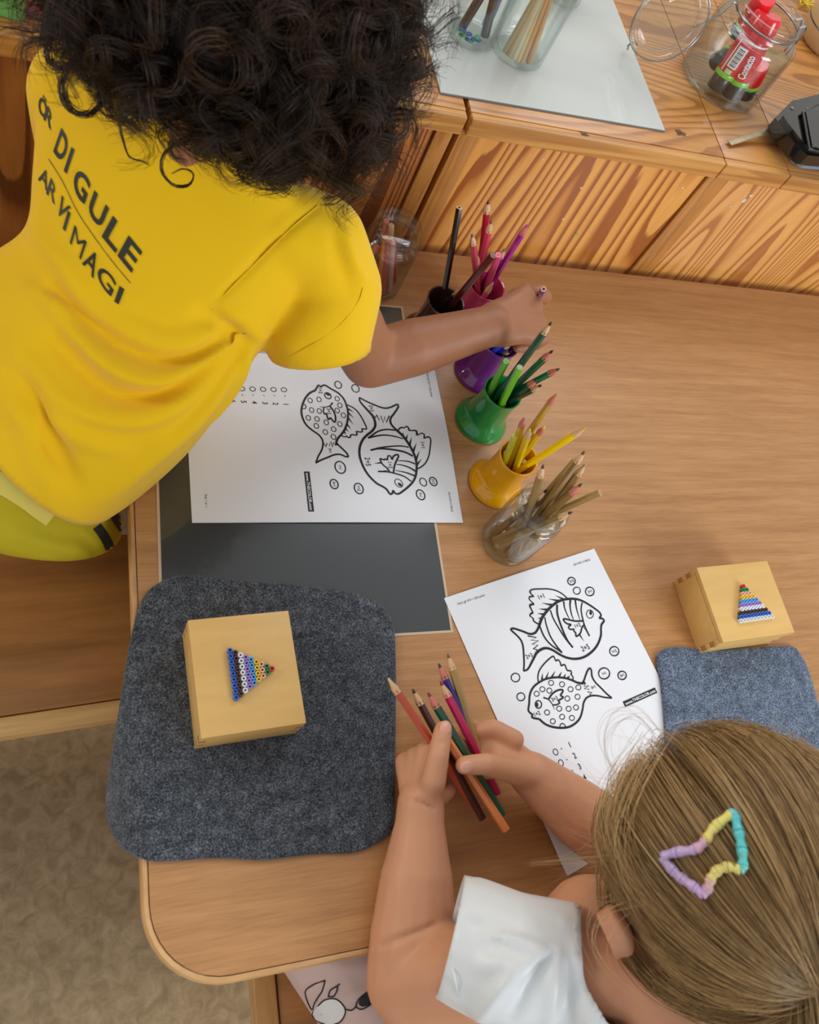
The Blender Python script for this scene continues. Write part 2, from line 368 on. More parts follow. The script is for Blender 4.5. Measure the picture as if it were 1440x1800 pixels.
# ------------------------------------------------------------------ pine cabinets
ZC = 0.93; YF = 0.757; YL = 0.742
def cabinet(x0, x1, label, stiles, panels, seams):
    r = empty('pine_cabinet', (x0, YF, 0), label, 'cabinet')
    b = lambda n, v, m, sm=30: mesh_obj(n, v, m, r, sm, True)
    b('carcass', box(x0 + .002, x1 - .002, YF + .02, 1.30, 0.0, ZC - .03), M['stile'])
    xs = [x0] + seams + [x1]
    for i in range(len(xs) - 1):
        tb = b('top_board', box(xs[i] + .0006, xs[i + 1] - .0006, YL + .012, 1.32, ZC - .024, ZC, .0012), M['pinetop'])
        b('front_lip', box(xs[i] + .0006, xs[i + 1] - .0006, YL, YL + .0116, ZC - .024, ZC - .0004, .0022, 3), M['pinelip'])
    for s0, s1 in stiles: b('stile', box(s0, s1, YF, YF + .02, 0.05, ZC - .026, .0012), M['stile'])
    for p0, p1, m in panels:
        b('door_panel', box(p0, p1, YF + .004, YF + .02, 0.05, ZC - .0275, .001), m)
    b('plinth', box(x0 + .01, x1 - .01, YF + .03, YF + .045, 0.0, 0.05), M['shadow'])
    return r
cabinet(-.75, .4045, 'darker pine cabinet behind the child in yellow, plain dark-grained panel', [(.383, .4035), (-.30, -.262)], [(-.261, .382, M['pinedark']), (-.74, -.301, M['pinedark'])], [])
cabinet(.4095, 1.55, 'orange pine cabinet with bold-grained panels behind the pencil cups', [(.4105, .436), (.765, .7985), (1.52, 1.549)], [(.437, .7635, M['pinepanel']), (.8, 1.519, M['pinepanel2'])], [.7605, .865])
pc = [o for o in bpy.data.objects if o.name.startswith('pine_cabinet')][-1]
def fleck(px, py, r, mat, name, y=None, squash=1.0, n=9):
    c = aty(px, py, YF + .0038) if y is None else at(px, py, y); rr = [r * RNG.uniform(.55, 1.2) for _ in range(n)]; V = []; 
    for lay in (0, .0003):
        for k in range(n):
            a = 2 * math.pi * k / n; u, v = rr[k] * math.cos(a), rr[k] * math.sin(a) * squash
            V.append((c.x + u, c.y - lay, c.z + v) if y is None else (c.x + u, c.y + v, c.z + lay))
    F = [tuple(range(n))[::-1], tuple(range(n, 2 * n))] + [(k, (k + 1) % n, n + (k + 1) % n, n + k) for k in range(n)]
    mesh_obj(name, (V, F), mat, pc, False, True)
for a in [(1013, 412, .003, (150, 190, 60)), (1308, 352, .0042, (220, 205, 190)), (1320, 344, .003, (230, 214, 200)), (990, 385, .0022, (226, 206, 180)), (1022, 330, .0018, (226, 210, 190)), (1200, 330, .0018, (230, 220, 205)), (955, 280, .0015, (226, 206, 180)), (1285, 362, .003, (214, 190, 150))]: fleck(a[0], a[1], a[2], cmat(a[3], .5), 'paint_fleck')
for a in [(1196, 234, .0085), (1028, 235, .0055)]: fleck(a[0], a[1], a[2], M['birchdark'] if 0 else cmat((104, 58, 28), .5), 'knot', ZC + .0001, .6, 14); fleck(a[0], a[1], a[2] * .5, cmat((66, 34, 16), .5), 'knot', ZC + .0003, .6, 12)
# ------------------------------------------------------------------ table
def rrect(x0, x1, y0, y1, r, corners=(1, 1, 1, 1), n=10):
    pts = []
    for (cx, cy, a0), c in zip([(x0 + r, y0 + r, 180), (x1 - r, y0 + r, 270), (x1 - r, y1 - r, 0), (x0 + r, y1 - r, 90)], corners):
        if not c: pts.append(((x0, y0), (x1, y0), (x1, y1), (x0, y1))[[180, 270, 0, 90].index(a0)]); continue
        for k in range(n + 1):
            a = math.radians(a0 + 90 * k / n); pts.append((cx + r * math.cos(a), cy + r * math.sin(a)))
    return pts
TX0, TX1, TY0, TY1 = .0553, 1.45, -.0505, .7405
tb = empty('table', (.7, .35, 0), 'wide beech laminate table with rounded corner and pale solid edge', 'table')
o = mesh_obj('tabletop', prism(rrect(TX0, TX1, TY0, TY1, .062, (1, 1, 0, 0)), T - .024, T), M['table'], tb, 30, True)
pin = rrect(TX0 - .0006, TX1 + .0006, TY0 - .0006, TY1 + .0001, .0625, (1, 1, 0, 0)); pout = rrect(TX0 - .0066, TX1 + .0066, TY0 - .0066, TY1 + .0002, .068, (1, 1, 0, 0))
n = len(pin); V = []; F = []
prof = [(0, T - .0012), (.25, T - .0002), (.65, T - .0004), (.92, T - .003), (1, T - .006), (1, T - .019), (.8, T - .0235), (0, T - .0238)]
for t, z in prof:
    for a, b in zip(pin, pout): V.append((a[0] + (b[0] - a[0]) * t, a[1] + (b[1] - a[1]) * t, z))
for i in range(len(prof)):
    j = (i + 1) % len(prof)
    for k in range(n): F.append((i * n + k, j * n + k, j * n + (k + 1) % n, i * n + (k + 1) % n))
mesh_obj('edge_band', (V, F), M['edge'], tb, 40, True)
mesh_obj('apron', join(box(.2, 1.35, .06, .078, T - .08, T - .0242), box(.2, 1.35, .66, .678, T - .08, T - .0242), box(.2, .218, .078, .66, T - .08, T - .0242), box(1.332, 1.35, .078, .66, T - .08, T - .0242)), M['chair'], tb, 30, True)
for x, y in ((.23, .09), (1.32, .09), (.23, .65), (1.32, .65)):
    mesh_obj('leg', xf(lathe([(.016, 0.0), (.02, .1), (.024, T - .0805)], 20), Matrix.Translation((x, y, 0))), M['chair'], tb, 40, True)
# ------------------------------------------------------------------ bench
bn = empty('bench', (-.08, .2142, 0), 'brown veneer bench with pale front rail, in front of the child in yellow', 'bench', None, (0, 0, .07))
mesh_obj('seat', box(-.7, .52, .0235, .235, .425, .45, .001), M['bench'], bn, 30)
mesh_obj('front_rail', box(-.7, .52, 0, .0225, .424, .4505, .003, 3), M['benchedge'], bn, 30)
mesh_obj('side_panel', box(-.69, -.67, .02, .23, 0, .4245, .001), M['bench'], bn, 30)
mesh_obj('side_panel', box(.49, .51, .06, .23, 0, .4245, .001), M['bench'], bn, 30)
mesh_obj('back_rail', box(-.669, .489, .21, .228, .30, .4245, .001), M['bench'], bn, 30)
# ------------------------------------------------------------------ chair under the girl
ch = empty('chair', (.36, -.25, 0), 'light beech chair the blonde child sits on, corner showing by her knee', 'chair')
CS = .415
mesh_obj('seat', box(.212, .55, -.42, -.062, CS - .018, CS, .003), M['bench'], ch, 30, True)
mesh_obj('side_rail', box(.184, .2105, -.44, -.045, CS - .03, CS + .004, .004, 3), M['chair'], ch, 30, True)
mesh_obj('side_rail', box(.5515, .578, -.44, -.045, CS - .03, CS + .004, .004, 3), M['chair'], ch, 30, True)
for x, y in ((.197, -.06), (.565, -.06), (.197, -.425), (.565, -.425)):
    mesh_obj('leg', box(x - .013, x + .013, y - .014, y + .014, 0, CS - .0305, .003), M['chair'], ch, 30, True)
mesh_obj('front_rail', box(.2105, .5515, -.06, -.045, CS - .05, CS - .0185, .002), M['chair'], ch, 30, True)
for x in (.197, .565): mesh_obj('back_post', box(x - .012, x + .012, -.44, -.414, CS + .0045, .74, .003), M['chair'], ch, 30, True)
mesh_obj('backrest', box(.209, .553, -.437, -.42, .62, .73, .004), M['chair'], ch, 30, True)
# ------------------------------------------------------------------ dark laminated sheet on the table
def sheetpts(px, inset=0):
    return [(p.x, p.y) for p in px]
m_br = at(797, 1112); m_tr = at(714, 540); m_tr.x = .3835
ml = at(271, 900).x; corners = [(ml, .226), (m_br.x, m_br.y), (m_tr.x, m_tr.y), (ml + .008, m_tr.y + .001)]
def inset(q, d):
    c = np.mean(q, axis=0); return [tuple(np.array(p) + np.sign(c - np.array(p)) * d) for p in q]
dk = empty('dark_place_mat', (.2, .4, T), 'large dark laminated place mat under the printed sheet near the yellow shirt', 'place mat')
mesh_obj('clear_border', prism(corners, T + .0001, T + .0006), M['lam'], dk, False, True)
mesh_obj('dark_sheet', prism(inset(corners, .0028), T + .0006, T + .0009), M['mat'], dk, False, True)
# ------------------------------------------------------------------ felt pads
def felt_pad(pxs, mat, label, zoff, droop=True, name='felt_seat_pad'):
    P = catmull([at(x, y) for x, y in pxs], 6, closed=True)[:, :2]
    c = P.mean(0); r = empty(name, (c[0], c[1], T), label, 'seat pad', 'grey felt pads')
    rings = 26; V = []; F = []; nb = len(P)
    def zf(x, y):
        z = T + zoff + .0007 * math.sin(x * 47 + 1) * math.sin(y * 39)
        z += .0007 * 1
        if x < TX0 - .004 and droop: z -= 0.9 * (TX0 - .004 - x) ** 2 / .02
        return z
    th = .0032
    for side in (1, 0):
        for i in range(rings, 0, -1) if side else range(rings, 0, -1):
            t = i / rings
            for p in P:
                q = c + (p - c) * (t if i < rings else 1 - .004 * 1)
                V.append((q[0], q[1], zf(q[0], q[1]) + (th if side else 0)))
        V.append((c[0], c[1], zf(*c) + (th if side else 0)))
    blk = rings * nb + 1
    for side in (0, 1):
        o0 = side * blk
        for i in range(rings - 1):
            for k in range(nb):
                k2 = (k + 1) % nb; f = (o0 + i * nb + k, o0 + i * nb + k2, o0 + (i + 1) * nb + k2, o0 + (i + 1) * nb + k)
                F.append(f if side == 0 else f[::-1])
        for k in range(nb):
            f = (o0 + (rings - 1) * nb + k, o0 + (rings - 1) * nb + (k + 1) % nb, o0 + blk - 1); F.append(f if side == 0 else f[::-1])
    # bulging rim
    base = len(V)
    for p in P:
        q = c + (p - c) * 1.004; V.append((q[0], q[1], zf(q[0], q[1]) + th * .5))
    for k in range(nb):
        k2 = (k + 1) % nb
        F.append((k, base + k, base + k2, k2)); F.append((base + k, blk + k, blk + k2, base + k2))
    bm = bmesh.new(); me = bpy.data.meshes.new(name); me.from_pydata(V, [], F); bm.from_mesh(me); bmesh.ops.recalc_face_normals(bm, faces=bm.faces[:]); bm.to_mesh(me); bm.free()
    mesh_obj('felt', me, mat, r, True, True)
    # loose surface fibres
    bv = bvh_of(me); S = []
    xs0, ys0 = P.min(0); xs1, ys1 = P.max(0)
    while len(S) < 5200:
        x, y = RNG.uniform(xs0, xs1), RNG.uniform(ys0, ys1)
        lo, nn, i, d = bv.ray_cast(Vector((x, y, 1)), Vector((0, 0, -1)))
        if lo is None: continue
        a = RNG.uniform(0, 6.283); l = RNG.uniform(.0015, .0045); b_ = RNG.uniform(-1, 1) * .8
        pts = [np.array([x, y, lo.z + .0001])]
        for s in range(3):
            a += b_; pts.append(pts[-1] + np.array([math.cos(a) * l / 3, math.sin(a) * l / 3, (.0006, .0001, -.0006)[s]]))
        S.append(pts)
    # fringe around the rim
    for k in range(0, nb):
        for rep in range(5):
            p = P[k] + (P[(k + 1) % nb] - P[k]) * RNG.uniform(0, 1); d = (p - c) / np.linalg.norm(p - c); a = math.atan2(d[1], d[0]) + RNG.normal(0, .9)
            l = RNG.uniform(.001, .003); z = zf(*p) + th * RNG.uniform(.2, .8); q = np.array([p[0], p[1], z])
            S.append([q - np.array([math.cos(a), math.sin(a), 0]) * .0008, q, q + np.array([math.cos(a), math.sin(a), .1]) * l * .5, q + np.array([math.cos(a + .5), math.sin(a + .5), .0]) * l])
    strands('fibres', S, .00007, M['feltfib'] if mat is M['felt'] else M['feltfib2'], r, shade=None, kind='stuff')
    return r
def strands(name, paths, rad, mat, parent, shade=None, kind=None, taper=True, sides=3):
    """all strands as one light mesh of thin tubes"""
    Pm = np.array(paths, float); S, N, _ = Pm.shape
    Tn = np.empty_like(Pm); Tn[:, 1:-1] = Pm[:, 2:] - Pm[:, :-2]; Tn[:, 0] = Pm[:, 1] - Pm[:, 0]; Tn[:, -1] = Pm[:, -1] - Pm[:, -2]
    Tn /= np.linalg.norm(Tn, axis=2, keepdims=True) + 1e-12
    ref = np.array([0.31, 0.52, 0.79]); U = np.cross(Tn, ref); U /= np.linalg.norm(U, axis=2, keepdims=True) + 1e-9; Vv = np.cross(Tn, U)
    rr = np.full((S, N), 1.0) * (np.array(rad)[:, None] if np.ndim(rad) else rad)
    if taper: rr = rr * np.clip(1.25 - np.linspace(0, 1, N) ** 2.2 * 1.05, .15, 1)[None, :]
    ring = []
    for k in range(sides):
        a = 2 * math.pi * k / sides; ring.append(Pm + rr[:, :, None] * (math.cos(a) * U + math.sin(a) * Vv))
    Vx = np.stack(ring, axis=2).reshape(-1, 3)
    idx = np.arange(S * N * sides).reshape(S, N, sides); a = idx[:, :-1]; b = idx[:, 1:]
    q = np.stack([a, np.roll(a, -1, axis=2), np.roll(b, -1, axis=2), b], axis=-1).reshape(-1, 4)
    me = bpy.data.meshes.new(name); me.vertices.add(len(Vx)); me.vertices.foreach_set('co', Vx.ravel())
    me.loops.add(q.size); me.loops.foreach_set('vertex_index', q.ravel()); me.polygons.add(len(q))
    me.polygons.foreach_set('loop_start', np.arange(0, q.size, 4)); me.polygons.foreach_set('loop_total', np.full(len(q), 4))
    me.update(calc_edges=True); me.polygons.foreach_set('use_smooth', np.ones(len(q), bool))
    if shade is not None:
        at_ = me.attributes.new('shade', 'FLOAT', 'POINT'); at_.data.foreach_set('value', np.repeat(np.array(shade, float), N * sides))
    o = mesh_obj(name, me, mat, parent, False, True)
    if kind: o['kind'] = kind
    return o
M['feltfib'] = plain('pale_felt_fibre', rgb(120, 126, 132), 0.9)
M['feltfib2'] = plain('pale_blue_felt_fibre', rgb(150, 166, 186), 0.9)
felt_pad([(262, 1040), (300, 1019), (345, 1015), (420, 1022), (520, 1031), (610, 1042), (662, 1062), (688, 1098), (693, 1160), (693, 1300), (690, 1420), (686, 1458), (664, 1480), (620, 1498), (550, 1501), (460, 1511), (380, 1508), (300, 1513), (252, 1510), (215, 1486), (194, 1445), (188, 1400), (195, 1340), (206, 1270), (217, 1200), (229, 1130), (243, 1075)], M['felt'], 'large charcoal felt pad hanging over the left table edge, wooden box on it', .0006)
felt_pad([(1152, 1162), (1158, 1147), (1185, 1139), (1235, 1144), (1280, 1143), (1340, 1139), (1385, 1138), (1400, 1147), (1418, 1180), (1436, 1240), (1452, 1300), (1466, 1400), (1440, 1440), (1350, 1450), (1250, 1450), (1190, 1430), (1172, 1380), (1164, 1260), (1158, 1200)], M['felt2'], 'blue-grey felt pad half hidden beneath the blonde hair', .0006, False)
# ------------------------------------------------------------------ wooden boxes with bead triangles
def wooden_box(top_px, h, label, lean=0):
    q = [at(x, y, T + h) for x, y in top_px]; c = sum(q, Vector()) / 4
    ux = ((q[1] - q[0]) + (q[2] - q[3])) / 2; uy = ((q[0] - q[3]) + (q[1] - q[2])) / 2
    w_, d_ = ux.length, uy.length; a = math.atan2(ux.y, ux.x)
    return c, w_, d_, a
def make_box(c, w_, d_, a, z0, h, label):
    r = empty('wooden_box', (c.x, c.y, z0), label, 'box', 'small wooden boxes with bead triangles', (0, 0, a))
    t = .006; X, Y = w_ / 2, d_ / 2
    mesh_obj('lid', box(-X, X, -Y, Y, h - .006, h, .0007), M['birch'], r, 30)
    hh = h - .0065; nf = 5; fw = hh / nf
    mesh_obj('inner_floor', box(-X + t, X - t, -Y + t, Y - t, 0.0005, .004), M['birch'], r, 30)
    for s in (-1, 1):   # side walls with finger joints
        mesh_obj('side_wall', box(s * X - (t if s > 0 else 0), s * X + (0 if s > 0 else t), -Y + t, Y - t, 0, hh, .0004), M['birch'], r, 30)
        mesh_obj('side_wall', box(-X + t, X - t, s * Y - (t if s > 0 else 0), s * Y + (0 if s > 0 else t), 0, hh, .0004), M['birch'], r, 30)
    for sx in (-1, 1):
        for sy in (-1, 1):
            for k in range(nf):
                x0 = sx * X - (t if sx > 0 else 0); y0 = sy * Y - (t if sy > 0 else 0); e = .0003 if k % 2 else 0
                mesh_obj('finger_joint', box(x0, x0 + t, y0, y0 + t, k * fw + .0001, (k + 1) * fw - .0001, .0003), M['birchdark'] if k % 2 else M['birch'], r, 30)
    return r
BH = .046
lb = wooden_box([(331.1, 1090), (508.1, 1073.1), (537.4, 1270.8), (352.5, 1298.9)], BH + .0045, '')
boxL = make_box(*lb, T + .0046, BH, 'pale wooden box standing on the large charcoal felt pad')
rb = wooden_box([(1224, 998.5), (1348, 985), (1399, 1112), (1273, 1128)], BH + .0005, '')
boxR = make_box(*rb, T + .0003, BH, 'pale wooden box on bare table at the right, above blue-grey felt pad')
BEADC = [(30, 96, 196), (70, 42, 36), (232, 232, 234), (160, 130, 204), (82, 160, 226), (236, 196, 40), (240, 178, 146), (22, 130, 74), (206, 44, 40)]
bead_me = {}
def bead_mesh(i):
    if i not in bead_me:
        v = lathe([(.0011, 0.0), (.0025, .0002), (.00262, .0012), (.00262, .0036), (.0024, .0046), (.0014, .0047), (.0011, .0040)], 16, True)
        me = bpy.data.meshes.new('bead'); me.from_pydata(*[v[0], [], v[1]]); me.update()
        for p in me.polygons: p.use_smooth = True
        c = BEADC[i] if i < 9 else (226, 222, 214)
        me.materials.append(cmat(c, .3, .3)); bead_me[i] = me
    return bead_me[i]
def bead_triangle(a_px, b_px, apex_px, z, label, extra=False):
    A, B, C_ = at(*a_px, z + .0045), at(*b_px, z + .0045), at(*apex_px, z + .0045)
    u = (B - A); mid = (A + B) / 2; pitch = u.length / 8; u.normalize(); v = (C_ - mid); L_ = v.length; v.normalize(); dv = L_ / 8
    r = empty('bead_triangle', (mid.x, mid.y, z), label, 'ornament', 'fused bead triangles')
    rows = list(range(9)); sc = pitch / .0051
    if extra: rows = [-1] + rows
    for k in rows:
        n_ = 9 - k; ci = k if k >= 0 else 9
        for j in range(n_):
            p = mid + u * pitch * (j - (n_ - 1) / 2) + v * dv * k
            o = bpy.data.objects.new('bead', bead_mesh(ci)); COL.objects.link(o); o.parent = r
            o.location = (p.x - mid.x, p.y - mid.y, .0001); o.scale = (min(pitch, dv * 1.15) / .0052, min(pitch, dv * 1.15) / .0052, 1)
    return r
bead_triangle((404.5, 1143), (415.5, 1226), (478.5, 1175), T + .0046 + BH, 'rainbow bead triangle lying on the box on the charcoal felt pad, pointing right')
bead_triangle((1304, 1084), (1353, 1077), (1308, 1030), T + .0003 + BH, 'rainbow bead triangle with clear bottom row on the right-hand wooden box', True)
# ------------------------------------------------------------------ printed sheets
def glyphs(text, size=1.0, bold=0.0):
    cu = bpy.data.curves.new('t', 'FONT'); cu.body = text; cu.size = size; cu.offset = bold; cu.resolution_u = 4
    o = bpy.data.objects.new('t', cu); COL.objects.link(o); dg = bpy.context.evaluated_depsgraph_get()
    me = bpy.data.meshes.new_from_object(o.evaluated_get(dg), depsgraph=dg)
    v = [tuple(p.co) for p in me.vertices]; f = [tuple(p.vertices) for p in me.polygons]
    bpy.data.objects.remove(o); bpy.data.curves.remove(cu); bpy.data.meshes.remove(me); return v, f
O2 = at(780, 1052); X2 = (at(1040, 966) - O2); X2.normalize(); Y2 = Vector((X2.y, -X2.x, 0))
def loc2(px, py):
    d = at(px, py) - O2; return d.dot(X2), d.dot(Y2)
cA = lambda p: loc2(880 + p[0] / 7.2, 1000 + p[1] / 7.2)
cB = lambda p: loc2(880 + p[0] / 7.2, 1140 + p[1] / 7.2)
cC = lambda p: loc2(960 + p[0] / 6.43, 1140 + p[1] / 6.43)
STR = []   # (points, w0, w1, closed) in sheet millimetres frame (metres)
def S_(cf, pts, w=1.5, w1=None, closed=False, k=6, sharp=False):
    P = [cf(p) + (0,) for p in pts]
    STR.append((np.array(P)[:, :2] if sharp else catmull(P, k, closed)[:, :2], w / 1000, (w if w1 is None else w1) / 1000, closed))
POL = []; TXT = []
def circ(cf, c, r, w=0.9, fill=False, ry=None):
    P = [cf((c[0] + r * math.cos(a), c[1] + (ry or r) * math.sin(a))) for a in np.linspace(0, 2 * math.pi, 25)[:-1]]
    if fill: POL.append(P)
    else: STR.append((np.array(P), w / 1000, w / 1000, True))
def wedge(cf, a, b, w=2.4):
    S_(cf, [a, b], w, .15, sharp=True)
# big striped fish
S_(cA, [(480, 720), (520, 620), (600, 515), (700, 432), (800, 395), (920, 386), (1020, 410), (1120, 465), (1200, 520), (1248, 560), (1262, 600), (1238, 630)], 2.7, 1.7)
S_(cA, [(1238, 630), (1285, 638), (1300, 665), (1270, 710), (1262, 760), (1260, 850), (1220, 960), (1150, 1050), (1050, 1120), (940, 1145), (830, 1130), (740, 1090), (660, 1040), (590, 1012), (530, 1015), (470, 1045)], 1.9, 2.4)
S_(cA, [(480, 720), (455, 780), (420, 820), (360, 830), (280, 800), (200, 772), (150, 760), (125, 772), (140, 795), (200, 850), (250, 910), (275, 980), (285, 1080), (290, 1200), (285, 1300)], 2.2, 1.6)
S_(cA, [(285, 1300), (340, 1270), (400, 1160), (440, 1080), (470, 1045)], 1.4, 2.8)
S_(cA, [(335, 855), (445, 875), (375, 908), (470, 915), (390, 962), (465, 970), (405, 1022), (455, 1030)], 1.2, sharp=True)
S_(cA, [(835, 380), (780, 330), (700, 285), (600, 262), (480, 262), (395, 268), (360, 290)], 1.4)
S_(cA, [(360, 290), (375, 320), (412, 355)], 1.9, 1.0); S_(cA, [(412, 355), (360, 362), (360, 400), (415, 450)], 1.6, 1.0)
S_(cA, [(415, 450), (363, 468), (375, 510), (402, 560)], 2.2, 1.2); S_(cA, [(402, 560), (370, 580), (365, 605), (402, 630)], 2.0, 1.0)
S_(cA, [(402, 630), (410, 665), (440, 690), (470, 705)], 1.5)
for a, b in [((740, 415), (598, 388)), ((650, 468), (515, 440)), ((800, 398), (685, 345)), ((590, 525), (475, 515)), ((550, 585), (460, 572)), ((520, 632), (465, 635))]: wedge(cA, a, b, 2.6)
S_(cA, [(485, 730), (540, 860), (620, 960), (730, 1040), (768, 1068)], 1.6); S_(cA, [(550, 620), (570, 720), (620, 860), (690, 970), (768, 1068)], 1.2, 1.8)
S_(cA, [(620, 530), (660, 640), (740, 780), (820, 900), (905, 1003)], 1.3, 1.6); S_(cA, [(705, 460), (710, 580), (760, 740), (830, 900), (905, 1003)], 2.0, 1.8)
S_(cA, [(790, 420), (800, 500), (840, 600), (862, 640)], 1.7, .6); S_(cA, [(875, 400), (870, 480), (890, 590), (915, 650)], 2.0, .7)
S_(cA, [(935, 395), (950, 500), (975, 590), (995, 650)], 1.8, .5); S_(cA, [(1025, 430), (1010, 520), (1030, 640), (1060, 740), (1115, 858)], 1.3, 1.6)
S_(cA, [(1040, 740), (1080, 800), (1115, 858)], .6); wedge(cA, (990, 840), (1045, 922), 1.8)
S_(cA, [(1040, 665), (940, 668), (870, 655), (800, 640), (788, 660), (830, 700), (885, 712)], 1.7); S_(cA, [(885, 712), (850, 745), (870, 772), (920, 768)], 1.4)
S_(cA, [(920, 768), (920, 800), (940, 815), (948, 862), (1000, 820), (1020, 750), (1052, 708)], 1.5)
circ(cA, (1122, 578), 44, .8, ry=52); circ(cA, (1132, 562), 18, fill=True, ry=28)
for c, r, t in [((890, 162), 48, '2+3'), ((957, 283), 45, ''), ((1122, 292), 55, '3+1'), ((1302, 1328), 70, '1+1'), ((182, 1380), 54, '')]:
    circ(cA, c, r, 1.0 if not t else 1.2)
    if t: TXT.append((cA(c), t, .0046, 1))
TXT += [(cA((505, 358)), '1+1', .0075, 1), (cA((965, 722)), '1+2', .0066, 1), (cA((1062, 1005)), '2+5', .0086, 1), (cA((352, 1108)), '2+3', .0066, 1)]
# round spotted fish
S_(cB, [(470, 440), (540, 400), (620, 378), (720, 370), (820, 382), (900, 408), (960, 435), (1020, 445), (1060, 430)], 1.7, 2.2)
S_(cB, [(470, 440), (420, 480), (380, 540), (360, 610), (355, 700), (345, 785), (370, 820), (395, 840), (392, 875), (440, 890), (480, 895)], 1.8)
S_(cB, [(480, 895), (560, 960), (650, 995), (760, 1008), (860, 995), (940, 950), (1000, 880), (1030, 780), (1045, 690), (1080, 630), (1140, 602), (1220, 602), (1310, 622), (1402, 630)], 2.1, 1.4)
S_(cB, [(1402, 630), (1340, 580), (1260, 500), (1190, 430), (1150, 360), (1140, 280), (1122, 255), (1095, 280), (1070, 340), (1050, 400), (1030, 440)], 1.7)
S_(cB, [(1070, 440), (1045, 480), (1110, 475), (1050, 515), (1115, 520), (1095, 555), (1150, 560), (1120, 590)], 1.0, sharp=True)
S_(cB, [(470, 430), (465, 350), (490, 270), (560, 180), (650, 105), (675, 130), (690, 165)], 1.3)
S_(cB, [(690, 165), (720, 150), (745, 180), (755, 225)], 1.3); S_(cB, [(755, 225), (800, 210), (820, 250), (835, 285)], 1.4)
S_(cB, [(835, 285), (880, 290), (890, 330)], 1.4); S_(cB, [(875, 325), (908, 365), (905, 405)], 1.2)
for a, b in [((515, 400), (525, 315)), ((565, 390), (602, 298)), ((635, 375), (685, 288)), ((730, 365), (765, 300)), ((795, 372), (815, 325)), ((840, 378), (870, 350))]: wedge(cB, a, b, 2.0)
S_(cB, [(535, 625), (600, 650), (650, 715), (675, 778)], 1.6, .4)
S_(cB, [(600, 645), (640, 585), (700, 540), (760, 525), (782, 542), (748, 600)], 1.6); S_(cB, [(748, 600), (785, 622), (718, 668)], 1.5); S_(cB, [(718, 668), (742, 690), (700, 716), (650, 718)], 1.3)
circ(cB, (472, 712), 40, 1.1, ry=48); circ(cB, (455, 716), 17, fill=True, ry=30)
for c in [(632, 440), (770, 458), (878, 520), (977, 497), (522, 520), (610, 537), (450, 577), (838, 637), (967, 615), (735, 765), (855, 767), (948, 750), (582, 813), (773, 868), (897, 882), (655, 925)]: circ(cB, c, 32, .75)
S_(cB, [(742, 998), (755, 962), (782, 953), (806, 970), (816, 998)], .9); circ(cB, (250, 615), 50, 1.0)
TXT += [(cB((675, 642)), '3+3', .0062, 1), (cB((455, 828)), '1+2', .0064, 1), (cB((1166, 494)), '0+1', .0046, 1)]
circ(cC, (763, 35), 52, 1.2); circ(cC, (852, 308), 47, 1.2); TXT += [(cC((763, 35)), '1+2', .0052, 1), (cC((852, 308)), '0+1', .0046, 1)]
lst = [(102, 1172), (161, 1283), (221, 1412), (285, 1540)]; dts = [(168, 1135), (225, 1248), (285, 1370), (350, 1498), (415, 1632)]; dig = [(262, 1090), (320, 1203), (365, 1335), (420, 1460), (485, 1585)]
l0 = np.array([cC(p) for p in lst]); d0 = np.array([cC(p) for p in dts]); g0 = np.array([cC(p) for p in dig])
fit = lambda a, k: a[0] + (a[-1] - a[0]) * k / (len(a) - 1)
for k in range(7):
    o_ = fit(l0, k); P = [(o_[0] + .0027 * math.cos(a), o_[1] + .0031 * math.sin(a)) for a in np.linspace(0, 2 * math.pi, 19)[:-1]]
    STR.append((np.array(P), .0007, .0007, True)); q = fit(d0, k)
    POL.append([(q[0] + .0007 * math.cos(a), q[1] + .0007 * math.sin(a)) for a in np.linspace(0, 2 * math.pi, 9)[:-1]])
    TXT.append((tuple(fit(g0, k)), str(k + 1), .0085, 0))
ban = [cC(p) for p in [(915, 625), (930, 588), (1180, 482), (1196, 520)]]
bc = np.mean(ban, axis=0); bw_, bh_ = .0475, .0062
hdr = ('Fish1.gif 554 \u00d7 565 pixlar', '2014-09-12 08:26', 'Sida 1 av 1')
def zwave(u, v, amp, seed):
    return amp * (.0006 + .0006 * math.sin(u * 22 + seed) * math.sin(v * 17 + 2 * seed) + .0004 * math.sin(u * 9 - v * 13 + seed))
